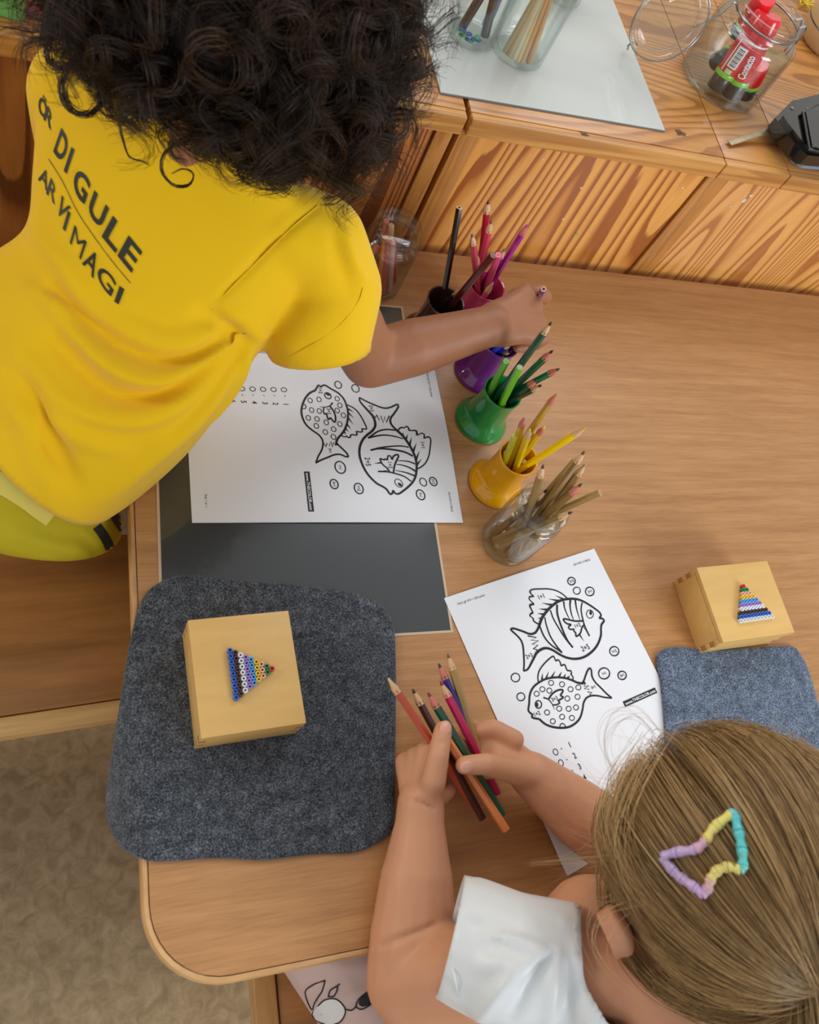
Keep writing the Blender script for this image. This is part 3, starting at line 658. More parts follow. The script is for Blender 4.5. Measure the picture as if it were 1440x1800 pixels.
def paper(origin, xd, label, z0, curl):
    yd = Vector((xd.y, -xd.x, 0)); r = empty('printed_sheet', origin, label, 'paper', 'fish colouring sheets')
    W_, H_ = .210, .297
    def P3(u, v, dz=0.0): 
        return tuple(origin + xd * u + yd * v + Vector((0, 0, z0 - T + curl(u, v) + dz)))
    nx, ny = 42, 60; V = []; F = []
    for s in (1, 0):
        for j in range(ny + 1):
            for i in range(nx + 1): V.append(P3(W_ * i / nx, H_ * j / ny, .0001 * s))
    st = nx + 1; N_ = st * (ny + 1)
    for j in range(ny):
        for i in range(nx):
            a = j * st + i; F.append((a, a + st, a + st + 1, a + 1)); F.append((N_ + a, N_ + a + 1, N_ + a + st + 1, N_ + a + st))
    edge = [i for i in range(st)] + [j * st + nx for j in range(1, ny + 1)] + [ny * st + i for i in range(nx - 1, -1, -1)] + [j * st for j in range(ny - 1, 0, -1)]
    for k in range(len(edge)):
        a, b = edge[k], edge[(k + 1) % len(edge)]; F.append((a, b, N_ + b, N_ + a))
    mesh_obj('sheet', (V, F), M['paper'], r, 30, True)
    E = .00035; V = []; F = []
    for pts, w0, w1, closed in STR:
        n_ = len(pts); b = len(V); tot = n_
        for i in range(n_):
            pa = pts[(i - 1) % n_] if (closed or i > 0) else pts[i]; pb = pts[(i + 1) % n_] if (closed or i < n_ - 1) else pts[i]
            t = np.array(pb) - np.array(pa); t = t / (np.linalg.norm(t) + 1e-9); nn = np.array([-t[1], t[0]])
            f_ = i / max(1, n_ - 1); w_ = (w0 + (w1 - w0) * f_) * .61
            for s in (-1, 1):
                q = pts[i] + nn * s * w_; V.append(P3(q[0], q[1], E))
        for i in range(n_ if closed else n_ - 1):
            j = (i + 1) % n_; F.append((b + 2 * i, b + 2 * j, b + 2 * j + 1, b + 2 * i + 1))
    for pts in POL:
        b = len(V)
        for q in pts: V.append(P3(q[0], q[1], E))
        F.append(tuple(range(b, b + len(pts))))
    mesh_obj('fish_drawing', (V, F), M['ink'], r, False, True)
    XS = 1.0
    def put(text, size, cx, cy, center, mat, nm, bold=0, ex=0.0, xs=1.0):
        v, f = glyphs(text, size, bold); xs = [p[0] for p in v]; ys = [p[1] for p in v]; mx = (min(xs) + max(xs)) / 2 if center else 0; my = (min(ys) + max(ys)) / 2 if center else 0
        return [P3(cx + (p[0] - mx) * XS, cy - (p[1] - my), E + ex) for p in v], f
    XS = .84; so_ = mesh_obj('sums', join(*[put(t, s, p[0], p[1], 1, None, '', .00006, .00015) for p, t, s, c in TXT]), M['ink'], r, False, True); XS = 1.0; so_['kind'] = 'stuff'
    mesh_obj('banner', ([P3(bc[0] + a * bw_ / 2, bc[1] + b * bh_ / 2, E) for a, b in ((-1, -1), (1, -1), (1, 1), (-1, 1))], [(0, 1, 2, 3)]), M['ink'], r, False, True)
    mesh_obj('banner_lettering', put('www.THECOLOR.com', .0046, bc[0], bc[1], 1, None, '', .0001, .0002), M['paper'], r, False, True)
    mesh_obj('header_line', join(put(hdr[0], .0035, .012, .012, 0, None, '', 0, .0001), put(hdr[1], .0035, .172, .012, 0, None, ''), put(hdr[2], .0035, .178, .283, 0, None, '')), M['inkgrey'], r, False, True)
    return r
PB = at(813, 920); X1 = (at(813, 920) - at(333, 920)); X1.normalize(); X1 = Vector((X1.y, -X1.x, 0)); O1 = PB - X1 * .210
paper(O1, X1, 'fish colouring sheet lying sideways on the dark place mat', T + .0012, lambda u, v: zwave(u, v, 1.2, 1.0) + .0035 * max(0, 1 - v / .05) ** 2 * math.sin(u * 14) ** 2)
def crump(u, v):
    z = zwave(u, v, 1.0, 2.0)
    k = max(0, (v - .20) / .1); k *= max(0, min(1, (.165 - u) / .04)); z += .0025 * k * (1 + math.sin(u * 60 + v * 30)) / 2 + .002 * k * abs(math.sin(u * 25 - v * 45))
    return z
paper(O2, X2, 'fish colouring sheet in front of the blonde child, pencil jar above it', T + .0004, crump)
# ------------------------------------------------------------------ pencil cups
def cup_mesh(h=.066):
    prof = [(.0, .0), (.0312, 0.0), (.0330, .0012), (.0330, .003), (.0312, .0062), (.0285, .0105), (.0252, .0145), (.0236, .019), (.0228, .027), (.0222, .04), (.0224, h - .004), (.0234, h - .0008), (.0230, h), (.0214, h - .0006), (.0206, h - .004), (.0204, .010), (.0196, .0072), (0.0, .007)]
    return lathe(prof, 56)
def cup(c, col, label, h=.066):
    r = empty('pencil_cup', (c[0], c[1], T + .0003), label, 'pencil cup', 'flared plastic pencil cups')
    mesh_obj('cup_body', cup_mesh(h), cmat(col, .10, .6), r, 50)
    v = lathe([(.0226, h - .0042), (.0236, h - .0026), (.0233, h + .0001), (.0222, h - .0001)], 40, True)
    return (c[0], c[1], .0196, T + h, T + .0078)
CUPS = {}
g = lambda px, py: (at(px, py).x, at(px, py).y)
CUPS['brown'] = cup((.409, .607), (72, 40, 32), 'dark brown pencil cup at the left end behind the forearm')
CUPS['pink'] = cup((.470, .637), (206, 66, 108), 'pink pencil cup behind the reaching forearm')
CUPS['purple'] = cup((.4700, .5551), (112, 36, 120), 'purple pencil cup under the reaching hand')
CUPS['green'] = cup((.4568, .4852), (20, 130, 62), 'green pencil cup between purple and yellow cups')
CUPS['yellow'] = cup((.4573, .4007), (240, 168, 6), 'orange-yellow pencil cup between green cup and glass jar')
# ------------------------------------------------------------------ pencils
def pencil(A, B, col, label, group, tip='wood', lead=None, r=.0040, round_=False, blunt=None, name='coloured_pencil', rough=.3):
    """A = bottom end, B = upper end. tip: 'wood' | 'pink' | None (flat end up); blunt: colour for worn end"""
    A = Vector(A); B = Vector(B); L = (B - A).length; q = (B - A).to_track_quat('Z', 'Y')
    o = empty(name, A, label, 'pencil', group); o.rotation_euler = (q @ Quaternion((0, 0, 1), RNG.uniform(0, 1))).to_euler()
    n_ = 14 if round_ else 6; tl = .0145 if tip else 0
    def ring(rr, z, k=n_, ph=0): return [(rr * math.cos(2 * math.pi * i / k + ph), rr * math.sin(2 * math.pi * i / k + ph), z) for i in range(k)]
    V = ring(r * .93, 0) + ring(r, .0006); F = [tuple(range(n_))[::-1]]
    if tip:   # scalloped paint line
        K = n_; V += ring(r, L - tl + .002)
        top = []
        for i in range(K):
            a0, a1 = V[2 * K + i], V[2 * K + (i + 1) % K]; top.append(a0)
        V2 = []
        b = len(V)
        for i in range(K):   # mid-edge points dip downwards
            a0, a1 = V[2 * K + i], V[2 * K + (i + 1) % K]; V.append(((a0[0] + a1[0]) / 2, (a0[1] + a1[1]) / 2, L - tl - .0018))
        for j in range(2):
            for i in range(K):
                i2 = (i + 1) % K
                if j == 0: F.append((i, i2, K + i2, K + i))
                else: F.append((K + i, K + i2, 2 * K + i2, b + i, 2 * K + i))
        mesh_obj('barrel', (V, F), cmat(col, rough), o, 35)
        W = []; G = []; KK = 14
        W += [(r * .985 * math.cos(2 * math.pi * i / KK), r * .985 * math.sin(2 * math.pi * i / KK), L - tl - .0022) for i in range(KK)]
        W += [(r * .88 * math.cos(2 * math.pi * i / KK), r * .88 * math.sin(2 * math.pi * i / KK), L - tl + .003) for i in range(KK)]
        W += [(r * .42 * math.cos(2 * math.pi * i / KK), r * .42 * math.sin(2 * math.pi * i / KK), L - .0045) for i in range(KK)]
        for j in (0, 1):
            for i in range(KK): G.append((j * KK + i, j * KK + (i + 1) % KK, (j + 1) * KK + (i + 1) % KK, (j + 1) * KK + i))
        G.append(tuple(range(KK))[::-1]); G.append(tuple(2 * KK + i for i in range(KK)))
        mesh_obj('wood_point', (W, G), M['wood_tip'] if tip == 'wood' else M['pink_tip'], o, 50)
        lv = lathe([(r * .42, L - .0045), (r * .30, L - .0015), (r * .14, L)], 10)
        mesh_obj('lead', lv, cmat(lead or col, .5), o, 50)
    else:
        V += ring(r, L - .0004) + ring(r * .96, L)
        for j in range(3):
            for i in range(n_): F.append((j * n_ + i, j * n_ + (i + 1) % n_, (j + 1) * n_ + (i + 1) % n_, (j + 1) * n_ + i))
        mesh_obj('barrel', (V, F), cmat(col, rough), o, 35)
        k0 = len(V) - n_
        mesh_obj('end_wood', (ring(r * .96, L - .0002) + ring(r * .93, L + .0001), [(i, (i + 1) % n_, n_ + (i + 1) % n_, n_ + i) for i in range(n_)] + [tuple(n_ + i for i in range(n_))]), M['wood_tip'] if blunt is None else cmat(blunt, .5), o, 35)
        mesh_obj('lead', lathe([(r * .42, L + .00005), (r * .40, L + .0003)], 10), cmat(lead or col, .5), o, 50)
    return o
USED = []
def in_cup(cupk, tip_px, L0, rim_px=None, zr=(.78, .97), wr=2.0):
    """find where a pencil stands so that it fits the cup's bore and its end shows at the given spot"""
    cx, cy, rb, zr_, z0 = cupk; best = None; rin = rb - .0042
    tgt = at(*rim_px, zr_) if rim_px else None
    for z in np.arange(zr[0], zr[1], .003):
        B = at(*tip_px, float(z))
        if z < zr_ - .03: continue
        for a in np.linspace(0, 2 * math.pi, 17)[:-1]:
            for rr in (0, rin * .55, rin):
                A = Vector((cx + rr * math.cos(a), cy + rr * math.sin(a), z0 + .0012))
                d = B - A; L = d.length; t = (zr_ - A.z) / d.z if d.z > 1e-6 else 9
                if t < 1.0: X = A + d * t; e = max(0, math.hypot(X.x - cx, X.y - cy) - rin)
                else: X = B; e = max(0, math.hypot(B.x - cx, B.y - cy) - rin)
                cost = 60 * e + abs(L - L0) * 1.0 + (wr * (X - tgt).length if tgt else 0)
                for (U0, U1) in USED[-14:]:
                    dd = segdist(A, B, U0, U1)
                    if dd < .0072: cost += (.0072 - dd) * 6
                if best is None or cost < best[0]: best = (cost, A, B)
    USED.append((best[1], best[2])); return best[1], best[2]
def segdist(a0, a1, b0, b1):
    u = a1 - a0; v = b1 - b0; w_ = a0 - b0; a = u.dot(u); b = u.dot(v); c = v.dot(v); d = u.dot(w_); e = v.dot(w_); D = a * c - b * b
    s = 0.0 if D < 1e-12 else min(1, max(0, (b * e - c * d) / D)); t = min(1, max(0, (b * s + e) / c)); s = min(1, max(0, (b * t - d) / a))
    return (w_ + u * s - v * t).length
GR = {'brown': 'pencils in the brown cup', 'pink': 'pencils in the pink cup', 'purple': 'pencils in the purple cup', 'green': 'pencils in the green cup', 'yellow': 'pencils in the yellow cup', 'jar': 'gold pencils in the glass jar'}
def P_(k, tip_px, L0, col, label, tip='wood', lead=None, rim=None, zr=(.78, .97), **kw):
    A, B = in_cup(CUPS[k], tip_px, L0, rim, zr); pencil(A, B, col, label, GR[k], tip, lead, **kw)
P_('brown', (807.6, 365), .172, (34, 18, 16), 'very dark brown pencil standing tallest, flat white end up', None, rim=(784, 528), lead=(20, 12, 10), zr=(.86, .93), rough=.15)
P_('brown', (867, 449), .165, (84, 28, 26), 'reddish-brown pencil leaning far right out of the brown cup', None, rim=(806, 523), blunt=(110, 50, 44), zr=(.80, .9))
P_('brown', (815, 507), .085, (52, 42, 40), 'short dark grey pencil with pale point in brown cup', 'wood', (20, 20, 20), zr=(.79, .85))
P_('pink', (858.7, 352), .172, (176, 16, 52), 'crimson pencil, tallest in the pink cup, dark sharp point', 'wood', (60, 10, 20), rim=(834, 480), zr=(.84, .95))
P_('pink', (864, 387), .155, (216, 66, 96), 'coral pink pencil with worn grey point beside the crimson one', 'wood', (150, 60, 70), rim=(836, 490), zr=(.82, .93))
P_('pink', (830, 411), .145, (198, 70, 88), 'rose pencil with blunt grey tip, leftmost in pink cup', 'wood', (110, 90, 90), rim=(818, 497), zr=(.82, .9))
P_('pink', (838, 444), .12, (206, 70, 96), 'short rose pencil with grey tip in the pink cup', 'wood', (120, 100, 100), rim=(822, 500), zr=(.8, .88))
P_('pink', (928, 394), .17, (168, 26, 140), 'magenta pencil with long pink point leaning right', 'pink', (196, 60, 150), rim=(846, 494), zr=(.80, .9))
P_('pink', (876, 448), .14, (226, 76, 120), 'bright pink pencil with flat end up in pink cup', None, rim=(850, 500), blunt=(236, 130, 150), zr=(.8, .87))
P_('pink', (888, 437), .145, (150, 44, 136), 'purple pencil with greyish point behind the flat-ended pink one', 'wood', (140, 110, 120), rim=(850, 494), zr=(.8, .87))
P_('pink', (867, 496), .08, (214, 84, 120), 'stubby pink pencil with whitish point at the rim', 'wood', (220, 190, 190), zr=(.785, .82))
P_('purple', (903, 600), .085, (36, 40, 170), 'bright blue pencil with pale point under the hand', 'wood', (40, 40, 120), zr=(.79, .83))
P_('purple', (899, 618), .082, (24, 30, 120), 'navy pencil with dark point at the purple cup rim', 'wood', (20, 20, 70), zr=(.785, .82))
P_('purple', (872, 604), .08, (22, 20, 80), 'dark navy pencil low in the purple cup', None, zr=(.78, .81), blunt=(40, 40, 110))
P_('purple', (888, 600), .08, (50, 60, 200), 'royal blue pencil with flat end in purple cup', None, zr=(.78, .81), blunt=(80, 90, 200))
P_('green', (970, 566), .172, (8, 84, 54), 'long dark green pencil with pale point, tallest in green cup', 'wood', (60, 30, 24), rim=(874, 694), zr=(.84, .93))
P_('green', (972, 616), .16, (10, 90, 60), 'dark green pencil with rosy point leaning right below the tallest', 'pink', (50, 20, 20), rim=(888, 692), zr=(.82, .9))
P_('green', (983.7, 648), .165, (14, 120, 78), 'mid green pencil with rosy point leaning farthest right', 'pink', (60, 90, 60), rim=(892, 694), zr=(.79, .88))
P_('green', (943.7, 668), .13, (8, 66, 50), 'blackish green pencil with rosy point above the pale-pointed one', 'pink', (90, 50, 40), rim=(893, 700), zr=(.79, .86))
P_('green', (952, 677), .13, (6, 60, 42), 'blackish green pencil with pale point, lowest on the right', 'wood', (60, 50, 30), rim=(896, 706), zr=(.785, .85))
P_('green', (914, 645.5), .13, (104, 186, 40), 'light green pencil with flat end up in green cup', None, rim=(878, 706), blunt=(160, 150, 120), zr=(.8, .88))
P_('green', (890, 635), .12, (96, 180, 50), 'light green pencil standing behind the others in green cup', None, rim=(874, 680), blunt=(120, 190, 80), zr=(.79, .86))
P_('green', (889, 701), .072, (10, 80, 50), 'stub with pale pink point inside the green cup rim', 'pink', (220, 160, 150), zr=(.775, .80))
P_('green', (872, 669), .078, (20, 110, 70), 'stub with brownish point at the back of the green cup', 'pink', (110, 80, 60), zr=(.775, .81))
P_('yellow', (979, 692), .165, (190, 142, 24), 'ochre pencil with rosy point, tallest in the yellow cup', 'pink', (190, 130, 60), rim=(908, 790), zr=(.82, .92))
P_('yellow', (922, 734), .14, (222, 178, 34), 'yellow pencil with rosy point at the left of the bunch', 'pink', (180, 110, 90), rim=(898, 800), zr=(.81, .9))
P_('yellow', (932, 754), .135, (244, 206, 10), 'bright yellow pencil with pale grey point in the middle', 'wood', (200, 190, 90), rim=(906, 812), zr=(.8, .88))
P_('yellow', (958, 749), .13, (232, 190, 20), 'yellow pencil with yellow lead behind the ochre one', 'pink', (240, 200, 10), rim=(916, 790), zr=(.8, .87))
P_('yellow', (1031, 751), .172, (250, 206, 0), 'bright yellow pencil leaning farthest right from yellow cup', 'wood', (220, 170, 70), rim=(928, 806), zr=(.78, .86))
P_('yellow', (905.5, 767), .115, (196, 186, 30), 'greenish-yellow pencil with flat end up', None, rim=(896, 806), blunt=(200, 190, 60), zr=(.79, .86))
P_('yellow', (944, 764), .11, (226, 184, 30), 'short mustard pencil with flat end behind the bunch', None, rim=(922, 796), blunt=(226, 190, 60), zr=(.785, .84))
P_('yellow', (922, 812), .072, (222, 176, 20), 'stub with flat end inside the yellow cup front', None, blunt=(210, 160, 40), zr=(.77, .79))
P_('yellow', (891, 796), .074, (200, 170, 80), 'stub with flat olive end inside the yellow cup', None, blunt=(170, 150, 100), zr=(.772, .795))
# ------------------------------------------------------------------ glass jars
def jar_mesh(rb, rn, h, hs, rr=None, t=.0022, lip=.0025, n=56):
    """body radius rb, neck rn, total height h, shoulder height hs"""
    outer = [(.0, 0.0005), (rb * .7, 0.0), (rb * .93, .0006), (rb, .006), (rb * 1.0, hs * .5), (rb, hs - .004), (rb * .93, hs + .002), (rn, hs + .007), (rn, h - .009), (rn + lip, h - .0075), (rn + lip, h - .002), (rn + lip * .6, h)]
    inner = [(rn - t * .6, h - .0005), (rn - t, h - .004), (rn - t, hs + .007), (rb - t, hs - .004), (rb - t, .008), (rb * .9 - t, .0045), (0, .0042)]
    p = smooth_prof(outer, 4) + smooth_prof(inner, 4)
    p = [(max(0, a), b) for a, b in p]; return lathe(p, n)
def glass_jar(c, label, rb, rn, h, hs, z=T, name='glass_jar', grp=None, mat='glass'):
    r = empty(name, (c[0], c[1], z + .0003), label, 'jar', grp); mesh_obj('jar_body', jar_mesh(rb, rn, h, hs), M[mat], r, 50)
    mesh_obj('thread', join(xf(lathe([(rn + .0002, h - .0135), (rn + .0016, h - .0125), (rn + .0002, h - .0115)], 48), Matrix())), M[mat], r, 60)
    return r
glass_jar((.4553, .3264), 'clear glass jar full of gold pencils, in front of the yellow cup', .0312, .0262, .098, .078)
CUPS['jar'] = (.4553, .3264, .0222, T + .097, T + .006)
gold = (150, 116, 62)
P_('jar', (955.6, 817), .115, gold, 'gold pencil with pale point upright at the left of the jar', 'wood', (90, 50, 30), rim=(944, 880), zr=(.83, .88))
P_('jar', (1028, 793), .155, (146, 112, 58), 'gold pencil with pale pink point, farthest up of the pair', 'wood', (110, 70, 40), rim=(962, 880), zr=(.83, .9))
P_('jar', (1012, 809), .14, (156, 122, 66), 'thick gold pencil with flat end beside the farthest one', None, rim=(956, 890), blunt=(170, 130, 80), zr=(.83, .88))
P_('jar', (1030, 815), .15, (158, 124, 70), 'gold pencil with pale worn point right of the pair', 'wood', (180, 150, 120), rim=(966, 890), zr=(.82, .88))
P_('jar', (1023, 850), .14, (140, 106, 54), 'dull gold pencil with rosy point and dark lead', 'pink', (70, 60, 44), rim=(970, 898), zr=(.815, .86))
P_('jar', (1055, 866), .16, (160, 126, 72), 'gold pencil with flat hollow-looking end, leaning farthest right', None, rim=(968, 905), blunt=(190, 150, 100), zr=(.81, .86))
P_('jar', (1006, 900), .125, (150, 120, 66), 'gold pencil with dark tip resting on the near rim', 'wood', (60, 50, 40), rim=(975, 908), zr=(.81, .84))
P_('jar', (933, 868), .092, (150, 116, 62), 'short gold pencil with pink point inside the jar left', 'wood', (220, 140, 130), zr=(.795, .83))
P_('jar', (962, 861), .095, (130, 96, 50), 'short dark gold pencil with black tip inside jar', 'wood', (20, 16, 16), zr=(.8, .83))
A = Vector((.437, .318, T + .009)); pencil(A, (.473, .338, T + .058), (160, 128, 72), 'gold pencil stub lying slanted at the bottom of the jar', GR['jar'], 'wood')
A = Vector((.445, .345, T + .009)); pencil(A, (.468, .307, T + .052), (172, 140, 80), 'gold pencil stub crossing the slanted one in the jar', GR['jar'], None)
# peach jar
glass_jar((.352, .684), 'clear round-necked glass jar of peach crayons behind the place mat', .0330, .0262, .100, .074)
pk = [((678, 386), (668, 478), (230, 130, 110), 'salmon crayon with round top, tallest in the peach jar'), ((688, 395), (682, 500), (224, 176, 140), 'pale wood-coloured crayon with slanted top'), ((673, 420), (665, 514), (236, 148, 80), 'orange peach crayon standing at the left of the jar'), ((682, 425), (674, 516), (216, 116, 98), 'dusty red crayon in the middle of the jar'), ((689, 430), (688, 514), (238, 184, 166), 'pale pink crayon right of the dusty red one'), ((692, 425), (697, 496), (206, 104, 84), 'terracotta crayon leaning at the right of the jar')]
for i, (t_, b_, c_, l_) in enumerate(pk):
    a0 = 2.6 - i * .75; A = Vector((.352 + .019 * math.cos(a0 + 1.5), .684 + .019 * math.sin(a0 + 1.5), T + .0062))
    A = at(b_[0], b_[1], T + .0062); dx = Vector((A.x - .352, A.y - .684, 0))
    if dx.length > .024: A = Vector((.352, .684, T + .0062)) + dx.normalized() * .024
    B = at(t_[0], t_[1], T + .088); dx = Vector((B.x - .352, B.y - .684, 0))
    if dx.length > .019: B = Vector((.352, .684, B.z)) + dx.normalized() * .019
    pencil(A, B, c_, l_, 'peach crayons in the round-necked jar', None, r=.0036, round_=True, blunt=c_, lead=c_, name='crayon', rough=.6)
pencil(at(622, 500, T + .006), at(664, 432, T + .068), (222, 120, 100), 'salmon crayon leaning against the outside of the peach jar', None, None, r=.0034, round_=True, blunt=(222, 120, 100), name='crayon', rough=.6)
# ------------------------------------------------------------------ things on the cabinet
q = [at(774, 165, ZC), at(1168, 232, ZC)]; e = (q[1] - q[0]).normalized(); nrm = Vector((-e.y, e.x, 0)); up1 = (at(738, 20, ZC) - q[0]); up2 = (at(1075, 0, ZC) - q[1])
cs = [q[0], q[1], q[1] + nrm * .42 , q[0] + nrm * .42]
sh = empty('plastic_board', q[0], 'pale grey glossy board lying on the pine cabinet under the jars', 'board')
mesh_obj('board_sheet', prism([(p.x, p.y) for p in cs], ZC + .0004, ZC + .0022, .0003), M['sheet'], sh, 30, True)
mesh_obj('edge_strip', prism([(p.x, p.y) for p in [q[0] - nrm * .0006, q[1] - nrm * .0006, q[1] - nrm * .0001, q[0] - nrm * .0001]], ZC + .0003, ZC + .0021), M['sheetedge'], sh, 30, True)
ZB = ZC + .0024
def tumbler(c, rb, rt, h, label, z=ZB, grp='glasses on the grey board', mat='glass'):
    r = empty('drinking_glass', (c[0], c[1], z), label, 'glass', grp)
    t = .0018; W = lambda f, d: (rb + (rt - rb) * f - d, .003 + (h - .004) * f)
    out = [(0, 0), (rb * .5, 0), (rb * .86, 0), (rb * .93, .0006), (rb * .985, .0018), W(0, 0), W(.03, 0), W(.2, 0), W(.5, 0), W(.9, 0), W(.985, 0), W(1, 0.0001), (rt - t * .5, h), W(.996, t), W(.97, t), W(.8, t), W(.5, t), W(.2, t), (rb - t, .0105), (rb * .93 - t, .0078), (rb * .8, .0068), (rb * .4, .0066), (0, .0066)]
    mesh_obj('glass_body', lathe(out, 48), M[mat], r, 50); return r
c1 = at(826, 62, ZB); tumbler((c1.x, c1.y), .030, .033, .092, 'clear glass holding black and blue markers, left on grey board')
def rod(A, B, col, rr, label, grp, name='marker', cap=None, catg='marker', capcol=None, rough=.35):
    A = Vector(A); B = Vector(B); L = (B - A).length; o = empty(name, A, label, catg, grp); o.rotation_euler = (B - A).to_track_quat('Z', 'Y').to_euler()
    cl = cap if cap else 0
    mesh_obj('barrel', lathe([(rr * .85, 0), (rr, .0015), (rr, L - cl - .001), (rr * .9, L - cl)], 18), cmat(col, rough), o, 50)
    if cap: mesh_obj('cap', lathe([(rr * 1.06, L - cl + .0003), (rr * 1.08, L - .003), (rr * .9, L)], 18), cmat(capcol or col, rough), o, 50)
    return o
G1 = 'markers in the left glass'
rod((c1.x - .018, c1.y - .010, ZB + .0125), (c1.x + .012, c1.y + .014, ZB + .115), (40, 36, 36), .0052, 'black marker leaning left to right in left glass', G1, cap=.03, capcol=(30, 130, 60))
rod((c1.x + .010, c1.y - .016, ZB + .0125), (c1.x + .002, c1.y + .016, ZB + .12), (44, 38, 36), .0052, 'black marker upright at the front of left glass', G1, cap=.03, capcol=(20, 120, 60))
rod((c1.x + .016, c1.y + .004, ZB + .0125), (c1.x + .020, c1.y + .014, ZB + .13), (44, 96, 196), .0055, 'blue marker upright at the right of left glass', G1, cap=.035)
for i, (dx, px, py, col) in enumerate([(0, 800, 55, 0), (0, 810, 62, 0), (0, 818, 72, 1), (0, 832, 76, 0), (0, 838, 70, 1), (0, 845, 78, 0), (0, 822, 66, 1), (0, 790, 44, 0), (0, 786, 50, 1), (0, 828, 82, 0), (0, 852, 74, 1), (0, 795, 58, 1)]):
    d_ = at(px, py, ZB + .02); v_ = Vector((d_.x - c1.x, d_.y - c1.y, 0)); v_ = v_.normalized() * min(.023, max(.012, v_.length)) if v_.length > 0 else Vector((.02, 0, 0))
    tag(mesh_obj('craft_gem', xf(lathe([(0, 0), (.0032, .0004), (.0036, .0018), (.0022, .0028), (0, .0030)], 12), Matrix.Translation((c1.x + v_.x, c1.y + v_.y, ZB + .0072 + .0032 * (i % 3)))), cmat([(24, 166, 84), (28, 60, 150)][col], .3), None, 50), 'small %s craft gem at the bottom of the marker glass' % ['green', 'blue'][col], 'craft gem', 'craft gems in the left glass')
c2 = at(907, 92, ZB); tumbler((c2.x, c2.y), .0335, .037, .125, 'tall clear glass of plain wooden pencils on the grey board')
def tall(px, py, bx, by, col, label, L=.16, r=.0042, tip=None):
    A = at(bx, by, ZB + .0078); v_ = Vector((A.x - c2.x, A.y - c2.y, 0))
    if v_.length > .0255: A = Vector((c2.x, c2.y, A.z)) + v_.normalized() * .0255
    B = at(px, py, ZB + .118); v_ = Vector((B.x - c2.x, B.y - c2.y, 0))
    if v_.length > .029: v_ = v_.normalized() * .029
    B = Vector((c2.x + v_.x, c2.y + v_.y, ZB + .118)); B = A + (B - A).normalized() * L
    pencil(A, B, col, label, 'plain wooden pencils in the tall glass', tip, None, r=r, round_=True, name='wooden_pencil', rough=.6)
tall(912, 10, 866, 100, (206, 180, 138), 'natural wood pencil leaning at the far left of tall glass')
tall(925, 8, 876, 118, (212, 188, 144), 'natural wood pencil with small black print, left of centre')
tall(934, 4, 893, 130, (226, 214, 186), 'whitest wooden pencil in the middle of the tall glass')
tall(938, 4, 908, 132, (218, 200, 150), 'pale wooden pencil just right of the whitest one')
tall(950, 4, 921, 130, (206, 158, 112), 'pinkish wooden pencil with dark lettering at the right')
tall(962, 2, 932, 112, (196, 150, 100), 'tan wooden pencil behind the pinkish one')
tall(958, -6, 926, 96, (180, 130, 86), 'brown wooden pencil at the back of the tall glass')
# lettering on the pinkish pencil kept as small dark print
c3 = at(985, -8, ZB); tumbler((c3.x, c3.y), .027, .030, .085, 'glass with teal contents cut by the top edge of the photo')
G3 = 'teal pens in the back glass'
for i, (dx, dy) in enumerate([(-.012, -.006), (.010, -.010), (.0, .010), (.0, -.018)]):
    rod((c3.x + dx, c3.y + dy, ZB + .0125), (c3.x + dx * 1.3, c3.y + dy * 1.3 + .004, ZB + .10), [(20, 130, 150), (16, 100, 130), (70, 180, 190), (30, 150, 160)][i], .0048, ['deep teal', 'dark petrol blue', 'pale turquoise', 'sea green'][i] + ' pen in the glass at the top edge', G3, name='pen', catg='pen')
c4 = at(700, 25, ZC); tumbler((c4.x, c4.y), .030, .033, .09, 'empty clear glass on the pine top beside the dark curls', z=ZC + .0004)
# clip-top jar
c5 = at(1264, 144, ZC); cj = (c5.x, c5.y)
rj = empty('clip_top_jar', (cj[0], cj[1], ZC + .0004), 'wide clip-top glass jar full of red glue sticks, lid open', 'jar')
RB, RN, HJ = .058, .043, .106
mesh_obj('jar_body', jar_mesh(RB, RN, HJ, .078, t=.003, lip=.005), M['glass'], rj, 50)
def ringwire(c, R, r, n=48, axis=None):
    pts = [Vector((R * math.cos(a), R * math.sin(a), 0)) for a in np.linspace(0, 2 * math.pi, n)]
    v, f = tube(pts, r, 8, False); return v, f
mesh_obj('neck_wire', xf(ringwire(0, RN + .0026, .0013), Matrix.Translation((0, 0, HJ - .012))), M['steel'], rj, True)
lidc = at(1180, 46, ZC + .058) - Vector((cj[0], cj[1], ZC)); 
hd = Vector((lidc.x, lidc.y, 0)).normalized()
nz = (MR @ Vector((-.56, .10, .82))).normalized(); ql = nz.to_track_quat('Z', 'Y').to_matrix().to_4x4()
lid = lathe(smooth_prof([(0, .001), (.022, .0), (.034, .0015), (.0375, .004), (.044, .0045), (.0475, .007), (.0475, .0125), (.044, .014), (.037, .0135), (.033, .0095), (.02, .008), (0, .0085)], 3), 56); lid = ([(max(0, 0) + v[0], v[1], v[2]) for v in lid[0]], lid[1])
lo = mesh_obj('lid', xf(lid, Matrix.Translation(lidc) @ ql), M['glass'], rj, 50)
mesh_obj('lid_seal', xf(ringwire(0, .0395, .0014), Matrix.Translation(lidc) @ ql @ Matrix.Translation((0, 0, .0155))), M['glass'], rj, True)
mesh_obj('lid_wire', xf(ringwire(0, .0486, .0011), Matrix.Translation(lidc) @ ql @ Matrix.Translation((0, 0, .0098))), M['steel'], rj, True)
hp = hd * (RN + .004) + Vector((0, 0, HJ - .012)); le = lidc - hd * .03
mesh_obj('hinge_wire', tube(catmull([hp, hp + hd * .012 + Vector((0, 0, .008)), (hp + le) / 2 + Vector((0, 0, .006)), le + Vector((.0, .0, .004))], 5), .0012, 8), M['steel'], rj, True)
